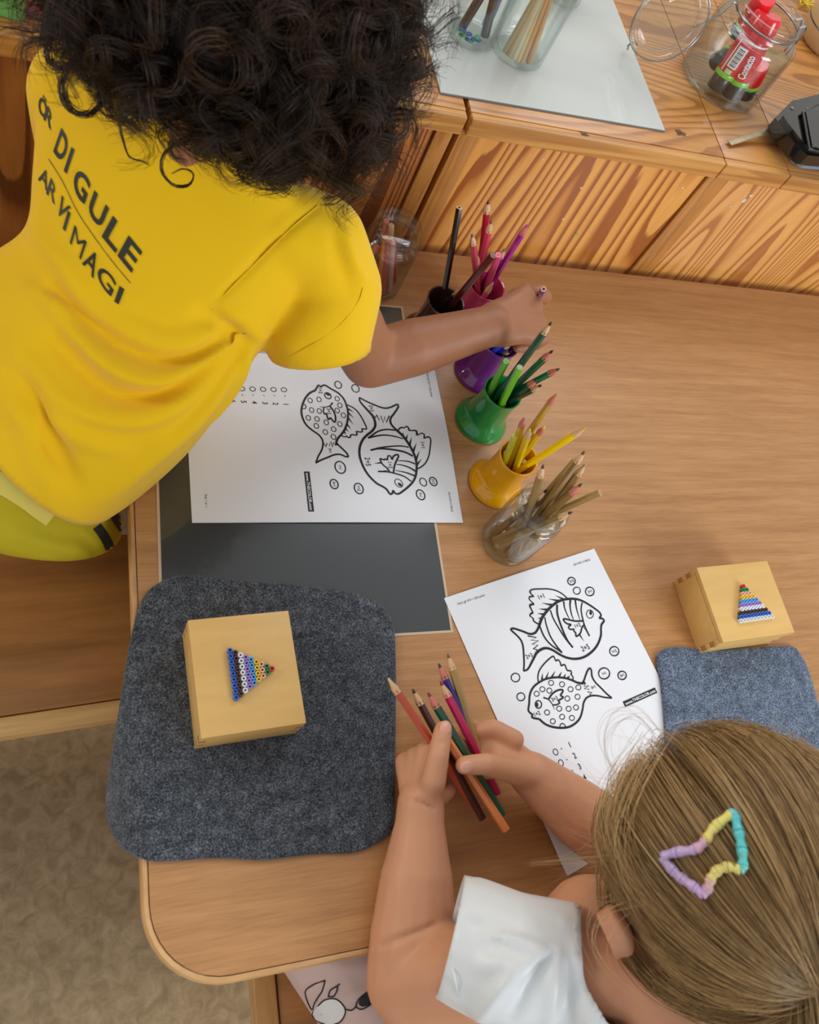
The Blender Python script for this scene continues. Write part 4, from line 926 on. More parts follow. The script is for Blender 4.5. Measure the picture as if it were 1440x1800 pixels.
cl_ = at(1103, 88, ZC + .006) - Vector((cj[0], cj[1], ZC)); l2 = lidc + ql.to_3x3() @ Vector((-.0, -.0, .01)) 
dd = (cl_ - lidc); edgep = lidc + dd.normalized() * .047
mesh_obj('lid_latch', tube(catmull([edgep, edgep + Vector((-.006, -.002, .004)), cl_ + Vector((0, .003, .004)), cl_], 5), .0014, 8), M['steel'], rj, True)
cd_ = -hd; cp = cd_ * (RN + .004) + Vector((0, 0, HJ - .012)); sd = Vector((-cd_.y, cd_.x, 0))
for s in (-1, 1): mesh_obj('clip_wire', tube(catmull([cp + sd * .007 * s, cp + cd_ * .010 + sd * .007 * s + Vector((0, 0, .004)), cp + cd_ * .016 + sd * .004 * s + Vector((0, 0, -.014)), cp + cd_ * .017 + sd * .003 * s + Vector((0, 0, -.038))], 5), .0014, 8), M['steel'], rj, True)
def glue(A, B, label, capup=True, k=1.0):
    A = Vector(A); B = Vector(B); L = (B - A).length; o = empty('glue_stick', A, label, 'glue stick', 'red glue sticks in the clip-top jar'); o.rotation_euler = (B - A).to_track_quat('Z', 'Y').to_euler()
    r = .0140 * k
    mesh_obj('base_knob', lathe([(r * .86, 0), (r * .9, .001), (r * .9, .017), (r * .86, .018)], 24), cmat((36, 38, 40), .4), o, 40)
    mesh_obj('green_ring', lathe([(r, .0182), (r * 1.02, .019), (r * 1.02, .0235), (r, .024)], 24), cmat((130, 206, 60), .3), o, 40)
    mesh_obj('barrel', lathe([(r, .0242), (r, L - .026)], 24), cmat((214, 34, 40), .25), o, 40)
    mesh_obj('white_band', lathe([(r * 1.004, L - .0335), (r * 1.004, L - .0315)], 24), cmat((240, 236, 232), .3), o, 40)
    mesh_obj('cap', lathe([(r * 1.03, L - .0258), (r * 1.03, L - .003), (r * .9, L)], 24), cmat((222, 30, 36), .2), o, 40)
    return o
def decal(o, u0, u1, z0, z1, r, col, name, ph=0.0, text=None):
    n_ = 6; V = []; F = []
    for i in range(n_ + 1):
        a = ph + u0 + (u1 - u0) * i / n_
        for z in (z0, z1): V.append((r * math.cos(a), r * math.sin(a), z))
    for i in range(n_): F.append((2 * i, 2 * i + 2, 2 * i + 3, 2 * i + 1))
    mesh_obj(name, (V, F), cmat(col, .35), o, True)
def jp(px, py, z, rmax=.040):
    rmax = min(rmax, .0215) if z > .08 else rmax
    p = at(px, py, ZC + z); v_ = Vector((p.x - cj[0], p.y - cj[1], 0))
    if v_.length > rmax: v_ = v_.normalized() * rmax
    return Vector((cj[0] + v_.x, cj[1] + v_.y, ZC + z))
def toneck(A, B, L):
    return A + (B - A).normalized() * L
g1A = jp(1248, 170, .010); g1 = glue(g1A, toneck(g1A, jp(1312, 60, .095, .024), .098), 'red glue stick with barcode label, front left in jar')
g2A = jp(1288, 178, .010); g2 = glue(g2A, toneck(g2A, jp(1348, 60, .10, .030), .100), 'red glue stick with white lettering, right of the barcode one')
g3A = jp(1232, 112, .034); g3 = glue(g3A, g3A + Vector((.062, .030, .012)), 'red glue stick lying back with light green ring at left', k=.9)
g4A = jp(1372, 75, .045, .030); g4 = glue(jp(1335, 120, .020, .046), jp(1350, 20, .066, .035) , 'red glue stick leaning at the right side of the jar', k=.9)
g5 = glue(jp(1300, 60, .050, .010) + Vector((0, .02, 0)), jp(1310, 40, .105, .02) + Vector((0, .015, .01)), 'red glue stick standing at the back with bright cap', k=.9)
g6 = glue(jp(1318, 175, .012, .040), jp(1340, 120, .06, .04), 'short red glue stick at the right bottom of jar', k=.85)
def decal_dir(o, want):   # angle on the barrel that faces a world direction
    m = o.rotation_euler.to_matrix(); v_ = m.transposed() @ Vector(want); return math.atan2(v_.y, v_.x)
tocam = (CAM - Vector((cj[0], cj[1], ZC))).normalized()
f1 = decal_dir(g1, tocam); decal(g1, -.35, .55, .032, .058,   .0142, (236, 236, 236), 'barcode_label', f1)
for i in range(13): decal(g1, -.18, .4, .034 + i * .0017, .034 + i * .0017 + (.0006 if i % 3 else .0011), .0144, (30, 30, 30), 'barcode_bar', f1)
decal(g1, -.62, -.5, .025, .066, .0141, (240, 236, 232), 'white_stripe', f1); decal(g1, -.2, .4, .0245, .030, .0142, (190, 220, 160), 'green_patch', f1)
f2 = decal_dir(g2, tocam)
V, F = glyphs('Contacto', .012, .0004); W = []
for v in V:
    z = .028 + v[0] * .62; a = f2 + .35 - v[1] / .0125 * 1.0; W.append((.0143 * math.cos(a), .0143 * math.sin(a), z))
mesh_obj('white_lettering', (W, F), cmat((238, 238, 240), .35), g2)
# hole punch
hpn = at(1402, 236, ZC); a0 = math.radians(24); pr = empty('hole_punch', (hpn.x, hpn.y, ZC + .0005), 'glossy black hole punch with blue-grey base on the cabinet', 'hole punch', None, (0, 0, 0))
def hx(pts, z): return [(at(x, y, ZC + z).x - hpn.x, at(x, y, ZC + z).y - hpn.y) for x, y in pts]
base = hx([(1352, 222), (1372, 252), (1392, 282), (1410, 294), (1440, 297), (1500, 300), (1500, 215), (1440, 190), (1380, 190)], .004)
mesh_obj('base_tray', prism(base, 0, .009, .0025, 3), M['bluegrey'], pr, 40)
body = hx([(1355, 216), (1372, 240), (1394, 268), (1412, 282), (1440, 285), (1500, 288), (1500, 170), (1440, 172), (1396, 184), (1385, 186)], .022)
mesh_obj('handle', prism(body, .0095, .036, .006, 4), M['black'], pr, 40)
ridge = hx([(1410, 196), (1422, 262), (1440, 268), (1500, 268), (1500, 180), (1436, 182)], .04)
mesh_obj('handle_ridge', prism(ridge, .0362, .042, .004, 3), M['black'], pr, 40)
for s in ((1392, 191), (1419, 193)):
    p_ = hx([s], .036)[0]; mesh_obj('rivet', xf(lathe([(0, 0), (.0026, .0), (.0024, .0012), (0, .0016)], 16), Matrix.Translation((p_[0], p_[1], .0361))), M['steel'], pr, 40)
p0 = at(1282, 252, ZC + .003); p1 = at(1358, 228, ZC + .012); d_ = p1 - p0
mesh_obj('paper_guide', xf(box(0, d_.length, -.0045, .0045, 0, .0012, .0003), Matrix.Translation(p0 - Vector((hpn.x, hpn.y, ZC + .0005))) @ Matrix.Rotation(math.atan2(d_.y, d_.x), 4, 'Z') @ Matrix.Rotation(-math.atan2(d_.z, math.hypot(d_.x, d_.y)), 4, 'Y')), M['brass'], pr, 30)
# turned wooden pot at the right edge, small yellow crayon marks
c6 = at(1436, 78, ZC); tp = empty('wooden_pot', (c6.x + .012, c6.y, ZC + .0004), 'round turned wooden pot at the right edge behind the clip-top jar', 'pot')
mesh_obj('pot_body', lathe(smooth_prof([(0, 0), (.030, 0), (.040, .004), (.048, .022), (.046, .045), (.036, .060), (.034, .066), (.036, .07), (.031, .07), (.030, .062), (.038, .045), (.038, .02), (.025, .008), (0, .008)], 4), 48), plain('turned_wood', rgb(190, 156, 112), .45, var=.12, vscale=30), tp, 50)
mesh_obj('dark_band', xf(ringwire(0, .0478, .0012), Matrix.Translation((0, 0, .03))), M['black'], tp, True)
c7 = at(1412, 10, ZC); tag(mesh_obj('yellow_bow', xf(join(*[tube(catmull([(0, 0, .002), (.012 * math.cos(a), .012 * math.sin(a), .008), (.016 * math.cos(a + .6), .016 * math.sin(a + .6), .004), (.004 * math.cos(a + .9), .004 * math.sin(a + .9), .0025)], 5), .0012, 6) for a in (0, .9, 2.0, 3.1, 4.2, 5.2)]), Matrix.Translation((c7.x, c7.y, ZC + .001))), cmat((236, 206, 30), .6), None, True), 'small yellow string bow lying behind the clip-top jar', 'bow')
# plastic boxes, upper left
def tray(px, py, w_, d_, h, col, label, col2=None, rot=-.17):
    c = at(px, py, ZC); r = empty('plastic_tray', (c.x, c.y, ZC + .0005), label, 'tray', 'plastic trays on the darker cabinet', (0, 0, rot))
    mesh_obj('tray_floor', prism(rrect(-w_ / 2, w_ / 2, 0, d_, .008), 0, .0015), cmat(col, .25), r, 30)
    o_ = rrect(-w_ / 2, w_ / 2, 0, d_, .008); i_ = rrect(-w_ / 2 + .002, w_ / 2 - .002, .002, d_ - .002, .006); V = []; F = []; n_ = len(o_)
    for P_, z in ((o_, .0016), (o_, h), (i_, h), (i_, .0016)): V += [(p[0], p[1], z) for p in P_]
    for j in range(4):
        for k in range(n_): F.append((j * n_ + k, j * n_ + (k + 1) % n_, ((j + 1) % 4) * n_ + (k + 1) % n_, ((j + 1) % 4) * n_ + k))
    mesh_obj('tray_wall', (V, F), cmat(col2 or col, .25), r, 30); return r
tray(-50, 14, .088, .12, .022, (130, 214, 120), 'light green plastic tray at the far upper left')
tray(62, 31, .082, .12, .022, (186, 168, 206), 'lilac plastic tray with red rim beside the green one', (216, 110, 120))
# ------------------------------------------------------------------ people
def V3(*a): return Vector(a)
def hand(W, fwd, up, scale, side, curls, thumb, spread=0.10, palm_len=.052, palm_w=.052):
    """W wrist, fwd direction to the knuckles, up = back-of-hand normal, side=+1 if thumb lies towards fwd x up ... returns parts and finger tips
    curls: per finger (index..pinky) three bend angles; thumb: list of 3 world offsets or points"""
    fwd = fwd.normalized(); up = (up - fwd * up.dot(fwd)).normalized(); lat = fwd.cross(up) * side   # towards the thumb
    parts = []; tips = []
    pl = palm_len * scale; pw = palm_w * scale
    # palm: a slab from overlapping capsules (metacarpals)
    for k in range(4):
        o = (1.5 - k) / 3.0
        K = W + fwd * pl * (1.0 - .06 * abs(k - 1)) + lat * pw * o * .80
        parts += chain([W + lat * pw * o * .38, (W + K) / 2 + lat * pw * o * .08 + up * .001, K], [.0105 * scale * 1.15, .0108 * scale * 1.1, .0088 * scale * 1.1])
        ln = [(.026, .017, .013), (.028, .019, .014), (.026, .018, .013), (.020, .013, .012)][k]
        d = (fwd + lat * o * spread * 2).normalized(); P = [K]; ang = 0; ax = d.cross(up).normalized()
        for j in range(3):
            ang += curls[k][j]; dd = Quaternion(ax, -ang) @ d; P.append(P[-1] + dd * ln[j] * scale)
        parts += chain(P, [.0086 * scale, .0078 * scale, .0070 * scale, .0060 * scale]); tips.append(P[-1])
    parts += chain(thumb, [.0138 * scale] + [.0118 * scale] * (len(thumb) - 3) + [.0104 * scale, .0088 * scale] if len(thumb) > 2 else [.011 * scale, .008 * scale])
    return parts, tips
def head_parts(c, face, up, R):
    """skull, jaw, nose, ears, eyes hollows"""
    f = face.normalized(); u = (up - f * up.dot(f)).normalized(); s = f.cross(u); q = Matrix((s, f, u)).transposed().to_quaternion().to_matrix()
    P = [ball(c, R, 32, (.90, 1.08, 1.0), q), ball(c + f * R * .42 - u * R * .50, R * .60, 20, (.95, .95, 1.05), q),
         ball(c + f * R * .86 - u * R * .98 * .62, R * .22, 14, (1.2, 1, .8), q)]
    P += chain([c + f * R * 1.02 + u * R * .02, c + f * R * 1.16 - u * R * .26], [R * .07, R * .13])
    P += [ball(c + f * R * .95 - u * R * .50, R * .15, 12, (1.5, .8, .45), q)]
    for sd in (-1, 1):
        P += [ball(c + s * sd * R * EAR + u * R * (-.12 if EAR < 1 else .18) - f * R * (.05 if EAR < 1 else .27), R * (.30 if EAR < 1 else .32), 18, (.34, .64, 1.0), q), ball(c + s * sd * R * .50 + f * R * .78 - u * R * .28, R * .30, 14, (1, .7, .9), q)]
    if EAR > 1:
        for sd in (-1, 1):
            e = c + s * sd * (R * EAR + .0085) + u * R * .18 - f * R * .27
            P += chain([e + (f * .62 * math.cos(a) + u * math.sin(a)) * R * .25 for a in np.linspace(-1.2, 3.9, 14)], [.0030] * 14)
    return P, s, f, u
def face_bits(person, c, s, f, u, R, eye_col):
    for sd in (-1, 1):
        e = c + s * sd * R * .34 + f * R * .97 - u * R * .02
        mesh_obj('eye', ball(e, R * .105, 14), cmat((236, 232, 228), .2), person, True, True)
        mesh_obj('eyebrow', tube(catmull([e + u * R * .20 - s * sd * R * .14 + f * R * .05, e + u * R * .25 + f * R * .05, e + u * R * .19 + s * sd * R * .16], 4), R * .022, 6), M['hairbase'], person, True, True)
    mesh_obj('lips', tube(catmull([c + f * R * 1.02 - u * R * .52 - s * R * .2, c + f * R * 1.07 - u * R * .50, c + f * R * 1.02 - u * R * .52 + s * R * .2], 5), [R * .02] + [R * .05] * 9 + [R * .02], 8), cmat((186, 100, 90), .4), person, True, True)
def nail(P0, P1, up, r, person):
    """finger nail lying on the last joint"""
    d = (P1 - P0).normalized(); up = (up - d * up.dot(d)).normalized(); s = d.cross(up)
    q = Matrix((s, d, up)).transposed()
    mesh_obj('finger_nail', ball(P1 + up * r * .70 - d * r * .05, r * .62, 14, (.95, 1.2, .42), q), M['nail'], person, True, True)
EAR = .96
def clear_table(me, push=False):
    C = coords(me); x, y, z = C[:, 0], C[:, 1], C[:, 2]
    m = (x > TX0 - .008) & (y > TY0 - .009) & (y < TY1) & (z > T - .15) & (z < T + .0012)
    if push: m2 = m & (z < T - .03); C[m2, 0] = TX0 - .009; m = m & ~m2
    C[m, 2] = T + .0012; set_coords(me, C)
# ================================================== child in yellow
boy = empty('person', (0.0, .45, .45), 'child with dark curly hair in a yellow t-shirt leaning over the table', 'person')
bn_ = V3(-.21, -.79, .55)
HB = V3(.112, .600, 1.085); RBH = .078
hp_, bs, bf, bu = head_parts(HB, V3(.20, .75, -.62), V3(.25, .45, .85), RBH)
parts = hp_[:]
neckB = V3(.092, .572, .985); ShR = V3(.196, .538, .945); ShL = V3(.010, .640, .965)
parts += chain([HB - bu * .03 - bf * .02, neckB], [.040, .034]); 
parts += chain([neckB + V3(.01, .01, -.02), V3(.075, .555, .90), V3(.035, .52, .82), V3(-.03, .47, .72)], [.036, .045, .05, .06])
parts += chain([ShL, neckB - bn_ * .008, ShR], [.034, .034, .034])
El = V3(.312, .508, .808); Wr = at(866, 572, .838)
El = at(650, 632, .80)
parts += chain([ShR, (ShR + El) / 2 + V3(.0, -.004, .0), El, El.lerp(Wr, .35), El.lerp(Wr, .75), Wr], [.036, .0335, .031, .0315, .0255, .0225])
# left arm, reaching forward onto the table behind the body
ElL = V3(.02, .69, .82); WrL = V3(.12, .70, .755)
parts += chain([ShL, (ShL + ElL) / 2, ElL, ElL.lerp(WrL, .4), WrL], [.034, .031, .027, .025, .020])
hl, _ = hand(WrL, V3(.9, .1, -.15), V3(0, 0, 1), .92, -1, [(.2, .3, .3)] * 4, [WrL + V3(.01, .012, -.004), WrL + V3(.03, .032, -.006), WrL + V3(.046, .04, -.008)])
parts += hl
# right hand gripping a pencil
K_ = at(957, 548, .836); fw = (K_ - Wr)
thB = [Wr + V3(.014, .012, -.010), at(915, 520, .832) + V3(0, .002, -.006), at(945, 515, .824), at(958, 522, .812)]
hr, tipsB = hand(Wr + fw.normalized() * .004, fw, V3(-.10, -.30, .95), 1.07, -1, [(1.15, 1.1, .5), (1.2, 1.2, .6), (1.25, 1.25, .7), (1.3, 1.3, .8)], thB, palm_len=.060, palm_w=.066)
parts += hr
# legs: kneeling on the bench
for hx_, kn, an in ((V3(-.11, .50, .66), V3(-.11, .60, .36), V3(-.11, .55, .065)), (V3(-.035, .48, .655), V3(-.02, .565, .36), V3(-.02, .53, .065))):
    parts += chain([hx_, (hx_ + kn) / 2, kn], [.066, .058, .045]); parts += chain([kn, (kn + an) / 2 + V3(0, 0, .006), an, an + V3(.01, .09, -.04)], [.042, .040, .028, .022])
me = fuse(parts, .0032, 5); clear_table(me, True); mesh_obj('body', me, M['skinb'], boy)
C = coords(me)
face_bits(boy, HB, bs, bf, bu, RBH, None)
held_top = at(956, 508, .868); held_bot = at(941, 534, .775)
dh = (held_top - held_bot)
pencil(held_bot, held_top, (106, 40, 140), 'purple pencil gripped in the hand of the child in yellow, flat end up', GR['purple'], None, lead=(70, 20, 110), r=.0038)
# --- t-shirt
def loft(rings, n=44):
    """rings: (center, u-vector half width, v-vector half depth, power)"""
    V = []; F = []
    for c, u, v, p in rings:
        for k in range(n):
            a = 2 * math.pi * k / n; ca, sa = math.cos(a), math.sin(a)
            x = math.copysign(abs(ca) ** p, ca); y = math.copysign(abs(sa) ** p, sa); V.append(c + u * x + v * y)
    m = len(rings)
    for i in range(m - 1):
        for k in range(n): F.append((i * n + k, i * n + (k + 1) % n, (i + 1) * n + (k + 1) % n, (i + 1) * n + k))
    F.append(tuple(range(n))[::-1]); F.append(tuple((m - 1) * n + k for k in range(n)))
    return V, F
def ringdef(Lp, Rp, depth, nrm, p=.85):
    c = (Lp + Rp) / 2; u = (Rp - Lp) / 2; n_ = (nrm - u * (nrm.dot(u) / u.dot(u))).normalized(); return (c, u, n_ * depth, p)
def smooth_rings(rings, k=5):
    A = np.array([list(r[0]) + list(r[1]) + list(r[2]) + [r[3]] for r in rings]); B = catmull_n(A, k)
    return [(Vector(b[0:3]), Vector(b[3:6]), Vector(b[6:9]), float(b[9])) for b in B]
def catmull_n(P, k):
    Q = np.vstack([2 * P[0] - P[1], P, 2 * P[-1] - P[-2]]); out = []
    for i in range(len(Q) - 3):
        a, b, c, d = Q[i:i + 4]
        for s in range(k):
            t = s / k; out.append(0.5 * ((2 * b) + (-a + c) * t + (2 * a - 5 * b + 4 * c - d) * t * t + (-a + 3 * b - 3 * c + d) * t ** 3))
    out.append(P[-1]); return np.array(out)
bn_ = V3(-.21, -.79, .55)
shirt = smooth_rings([
    ringdef(V3(.044, .598, 1.035), V3(.140, .560, 1.022), .046, bn_, 1.0),
    ringdef(V3(.020, .622, 1.006), V3(.172, .550, .990), .060, bn_, .95),
    ringdef(at(80, 175, .960), at(585, 405, .945), .070, bn_, .9),
    ringdef(at(66, 290, .915), at(520, 520, .900), .074, bn_, .9),
    ringdef(at(64, 392, .868), at(440, 640, .855), .084, bn_, .88),
    ringdef(at(-8, 452, .828), at(375, 735, .815), .096, bn_, .85),
    ringdef(at(-100, 530, .775), at(310, 815, .770), .112, bn_, .85),
    ringdef(at(-165, 640, .728), at(232, 885, .725), .112, bn_, .85),
    ringdef(at(-190, 705, .700), at(165, 925, .692), .100, bn_, .85)], 5)
sp = [loft(shirt)]
slv = [ShR + V3(-.02, .0, .0), ShR + V3(.012, -.002, -.012), ShR.lerp(El, .38) + V3(-.002, -.004, .0), at(560, 594, .870)]
sp += [x for x in chain(slv, [.044, .047, .049, .051])]
slv2 = [ShL, ShL.lerp(ElL, .5)]; sp += chain(slv2, [.046, .048])
me = fuse(sp, .0042, 10)
# trim openings: cut the sleeve end and the hem flat
def cut(me, co, no):
    bm = bmesh.new(); bm.from_mesh(me); bmesh.ops.bisect_plane(bm, geom=bm.verts[:] + bm.edges[:] + bm.faces[:], plane_co=co, plane_no=no, clear_outer=True)
    bm.to_mesh(me); bm.free()
def cut_local(me, co, no, center, rad):
    bm = bmesh.new(); bm.from_mesh(me)
    no = Vector(no).normalized(); dele = [v for v in bm.verts if (v.co - Vector(co)).dot(no) > 0 and (v.co - Vector(center)).length < rad]
    # slide the border onto the plane for a clean hem
    bmesh.ops.delete(bm, geom=dele, context='VERTS')
    for v in bm.verts:
        if v.is_boundary and (v.co - Vector(center)).length < rad * 1.15:
            v.co -= no * (v.co - Vector(co)).dot(no)
    bm.to_mesh(me); bm.free()
sd_ = (at(560, 594, .870) - ShR).normalized(); hemc = at(566, 598, .870) + sd_ * .012
px_no = (at(655, 610, .87) - at(560, 560, .885)).normalized()
cut_local(me, hemc, sd_, hemc + sd_ * .032, .068)
hb = shirt[-1][0]; hno = shirt[-1][1].cross(shirt[-1][2]).normalized(); hno = hno if hno.z < 0 else -hno; hemco = hb - hno * .006
cut_local(me, hemco, hno, hb + hno * .05, .19)
bv = bvh_of(me); ha, hb2 = hit(bv, 2, 828), hit(bv, 96, 906)
if ha is not None and hb2 is not None:
    hn2 = (hb2 - ha).cross(bn_).normalized(); hn2 = hn2 if hn2.z < 0 else -hn2; cut_local(me, ha, hn2, ha + hn2 * .04, .22); bv = bvh_of(me)
H_ = lambda pts: [hit(bv, x, y) for x, y in pts]
for pts, amp, wd in [
    ([(95, 510), (150, 560), (215, 610), (285, 635), (350, 625), (420, 580)], -.0085, .0065),
    ([(90, 545), (140, 600), (200, 650), (270, 672), (340, 650), (420, 600)], .0045, .006),
    ([(100, 600), (150, 660), (215, 700), (290, 700), (360, 660), (430, 610)], -.009, .0075),
    ([(60, 640), (110, 700), (180, 735), (260, 735), (330, 700)], .006, .008),
    ([(40, 650), (75, 720), (100, 790), (130, 850)], -.006, .009),
    ([(20, 600), (60, 680), (130, 760), (210, 790)], .005, .01),
    ([(190, 870), (270, 800), (340, 740), (400, 670)], .005, .014),
    ([(300, 760), (370, 690), (430, 620)], -.005, .007),
    ([(40, 500), (110, 540), (170, 560)], .004, .007),
    ([(95, 290), (140, 370), (180, 440), (225, 500)], -.0035, .010),
    ([(60, 395), (110, 460), (150, 520)], .005, .010),
    ([(360, 548), (420, 590), (440, 600)], -.006, .008),
    ([(400, 545), (460, 590), (520, 610)], .003, .008),
    ([(380, 530), (450, 460), (510, 400), (555, 365)], -.0022, .0035),
    ([(600, 400), (618, 450), (640, 490)], .003, .006), ([(585, 420), (600, 470), (622, 520)], -.003, .006),
    ([(70, 760), (90, 800), (115, 830)], -.005, .008), ([(440, 620), (410, 680), (370, 740)], .004, .006),
    ([(230, 540), (300, 570), (380, 560)], -.003, .008), ([(10, 700), (60, 760), (90, 860)], .005, .012)]:
    fold(me, H_(pts), amp * 1.7, wd * 1.05)
def thicken(o, t, off=-1):
    s = o.modifiers.new('thickness', 'SOLIDIFY'); s.thickness = t; s.offset = off
clear_table(me, True); ts = mesh_obj('t_shirt', me, M['yellow'], boy); thicken(ts, .0012)
bv = bvh_of(me)
# hem stitching along the sleeve
bm = bmesh.new(); bm.from_mesh(me)
be = [e for e in bm.edges if e.is_boundary]; bm.free()
# printed lettering that follows the cloth
def letter_quad(chx, quad, bold=.02):
    v, f = glyphs(chx, 1.0, bold); bm = bmesh.new(); vs = [bm.verts.new(p) for p in v]
    for q_ in f:
        try: bm.faces.new([vs[i] for i in q_])
        except ValueError: pass
    bmesh.ops.triangulate(bm, faces=bm.faces[:])
    for _ in range(4):
        le = [e for e in bm.edges if e.calc_length() > .16]
        if not le: break
        bmesh.ops.subdivide_edges(bm, edges=le, cuts=1, use_grid_fill=False); bmesh.ops.triangulate(bm, faces=bm.faces[:])
    xs = [a.co.x for a in bm.verts]; ys = [a.co.y for a in bm.verts]; x0, x1, y0, y1 = min(xs), max(xs), min(ys), max(ys)
    TL, TR, BR, BL = [np.array(p, float) for p in quad]; bad = []
    for a in bm.verts:
        s = (a.co.x - x0) / (x1 - x0); t = (a.co.y - y0) / (y1 - y0)
        p = (BL * (1 - s) + BR * s) * (1 - t) + (TL * (1 - s) + TR * s) * t
        h_ = hit(bv, p[0], p[1], .0007)
        if h_ is None: bad.append(a)
        else: a.co = h_
    bmesh.ops.delete(bm, geom=bad, context='VERTS'); return bm_out(bm)
c6f = lambda *pts: [(40 + x / 4.1875, 130 + y / 4.1875) for x, y in pts]
L1 = [('\u00d6', ((138, 120), (192, 215), (172, 350), (112, 262)), 0), ('R', ((188, 232), (226, 318), (212, 418), (155, 330)), 0), ('D', ((288, 395), (350, 500), (290, 665), (228, 570)), 0), ('I', ((362, 538), (384, 556), (325, 735), (306, 712)), 0),
      ('G', ((412, 672), (508, 800), (452, 972), (362, 832)), 0), ('U', ((532, 855), (638, 990), (572, 1148), (476, 1010)), 0), ('L', ((668, 1043), (768, 1170), (684, 1318), (584, 1196)), 0), ('E', ((783, 1188), (884, 1312), (802, 1465), (700, 1337)), 0)]
L2 = [('A', ((150, 665), (200, 760), (182, 868), (116, 775)), 0), ('R', ((210, 762), (254, 852), (238, 965), (176, 880)), 0), ('V', ((290, 893), (356, 985), (298, 1092), (240, 1000)), 0), ('I', ((335, 1008), (354, 1024), (316, 1160), (296, 1142)), 0),
      ('M', ((385, 1112), (472, 1240), (428, 1372), (348, 1245)), 0), ('A', ((500, 1262), (574, 1382), (522, 1510), (438, 1398)), 0), ('G', ((588, 1400), (694, 1535), (648, 1650), (532, 1492)), 0), ('I', ((716, 1562), (750, 1585), (706, 1698), (675, 1676)), 0)]
lt = []
for chx, quad, _ in L1 + L2:
    try: lt.append(letter_quad(chx, c6f(*quad), .022 if (chx, quad, _) in L1 else (-.006 if chx == 'M' else .012)))
    except Exception as ex: print('letter', chx, ex)
mesh_obj('shirt_lettering', join(*lt), M['shirtink'], ts)
ln = catmull([(x, y) + (0,) for x, y in [(86, 279), (111, 320), (137, 373), (170, 422), (200, 462), (230, 498)]], 8)[:, :2]
LV = []; LF = []
for i, p in enumerate(ln):
    t = ln[min(i + 1, len(ln) - 1)] - ln[max(0, i - 1)]; t = t / np.linalg.norm(t)
    for s in (-.6, .6):
        h_ = hit(bv, p[0] - t[1] * s, p[1] + t[0] * s, .0007); LV.append(h_ if h_ is not None else (LV[-1] if LV else V3(0, 0, 0)))
for i in range(len(ln) - 1): LF.append((2 * i, 2 * i + 2, 2 * i + 3, 2 * i + 1))
mesh_obj('printed_line', (LV, LF), M['shirtink'], ts)
# seams as fine raised cords
def seam(pts, mat, rad=.0006, parent=None, name='seam', b=None):
    P = [hit(b or bv, x, y, .0002) for x, y in pts]; P = [p for p in P if p is not None]
    if len(P) > 2: mesh_obj(name, tube(catmull(P, 5), rad, 6), mat, parent, True)
seam([(372, 545), (400, 512), (450, 462), (500, 412), (530, 385), (558, 362)], M['yellow'], .0007, ts)
seam([(487, 640), (520, 622), (560, 600), (600, 570), (630, 530), (638, 505)], M['yellow'], .0006, ts, 'hem_stitch')
# --- shorts
pn = V3(0, -.75, .62)
sr = smooth_rings([ringdef(V3(-.145, .50, .745), V3(.015, .392, .745), .075, pn, .85), ringdef(V3(-.165, .475, .70), V3(.034, .378, .69), .088, pn, .85), ringdef(V3(-.18, .46, .65), V3(.046, .375, .64), .112, pn, .85), ringdef(V3(-.18, .47, .60), V3(.05, .40, .60), .105, pn, .85)], 4)
sp = [loft(sr)]
sp += chain([V3(-.09, .46, .65), V3(-.10, .56, .58)], [.078, .070]); sp += chain([V3(-.03, .455, .635), V3(-.022, .49, .60), V3(-.015, .54, .565)], [.072, .070, .062])
me = fuse(sp, .005, 6)
bvs = bvh_of(me); H2 = lambda pts: [hit(bvs, x, y) for x, y in pts]
for pts, amp, wd in [([(10, 900), (60, 920), (120, 950)], -.004, .006), ([(120, 940), (150, 955), (170, 975)], -.005, .004), ([(140, 935), (165, 950), (190, 965)], .003, .004), ([(20, 940), (80, 955), (140, 968)], .003, .006)]: fold(me, H2(pts), amp, wd)
clear_table(me, True); so = mesh_obj('shorts', me, M['shorts'], boy)
bvs = bvh_of(me)
def band(p_list, wpx, mat, name, parent, b, off=.0006):
    P = catmull([(x, y, 0) for x, y in p_list], 6)[:, :2]; V = []; F = []; rows = 5
    for i, p in enumerate(P):
        t = P[min(i + 1, len(P) - 1)] - P[max(0, i - 1)]; t = t / np.linalg.norm(t)
        for r_ in range(rows):
            s = (r_ / (rows - 1) - .5) * wpx; h_ = hit(b, p[0] - t[1] * s, p[1] + t[0] * s, off); V.append(h_)
    for i in range(len(P) - 1):
        for r_ in range(rows - 1):
            f_ = (i * rows + r_, (i + 1) * rows + r_, (i + 1) * rows + r_ + 1, i * rows + r_ + 1)
            if all(V[k] is not None for k in f_) and max((V[f_[a]] - V[f_[(a + 1) % 4]]).length for a in range(4)) < .02: F.append(f_)
    V = [v if v is not None else V3(0, .4, .6) for v in V]
    if F: mesh_obj(name, (V, F), mat, parent, True)
band([(170, 925), (184, 945), (192, 962), (196, 985)], 17, M['stripe'], 'black_stripe', so, bvs)
band([(202, 905), (218, 930), (226, 950), (232, 975)], 20, M['stripe'], 'black_stripe', so, bvs)
band([(-25, 832), (15, 852), (55, 878), (92, 904)], 36, M['paleyellow'], 'waist_facing', so, bvs, .004)
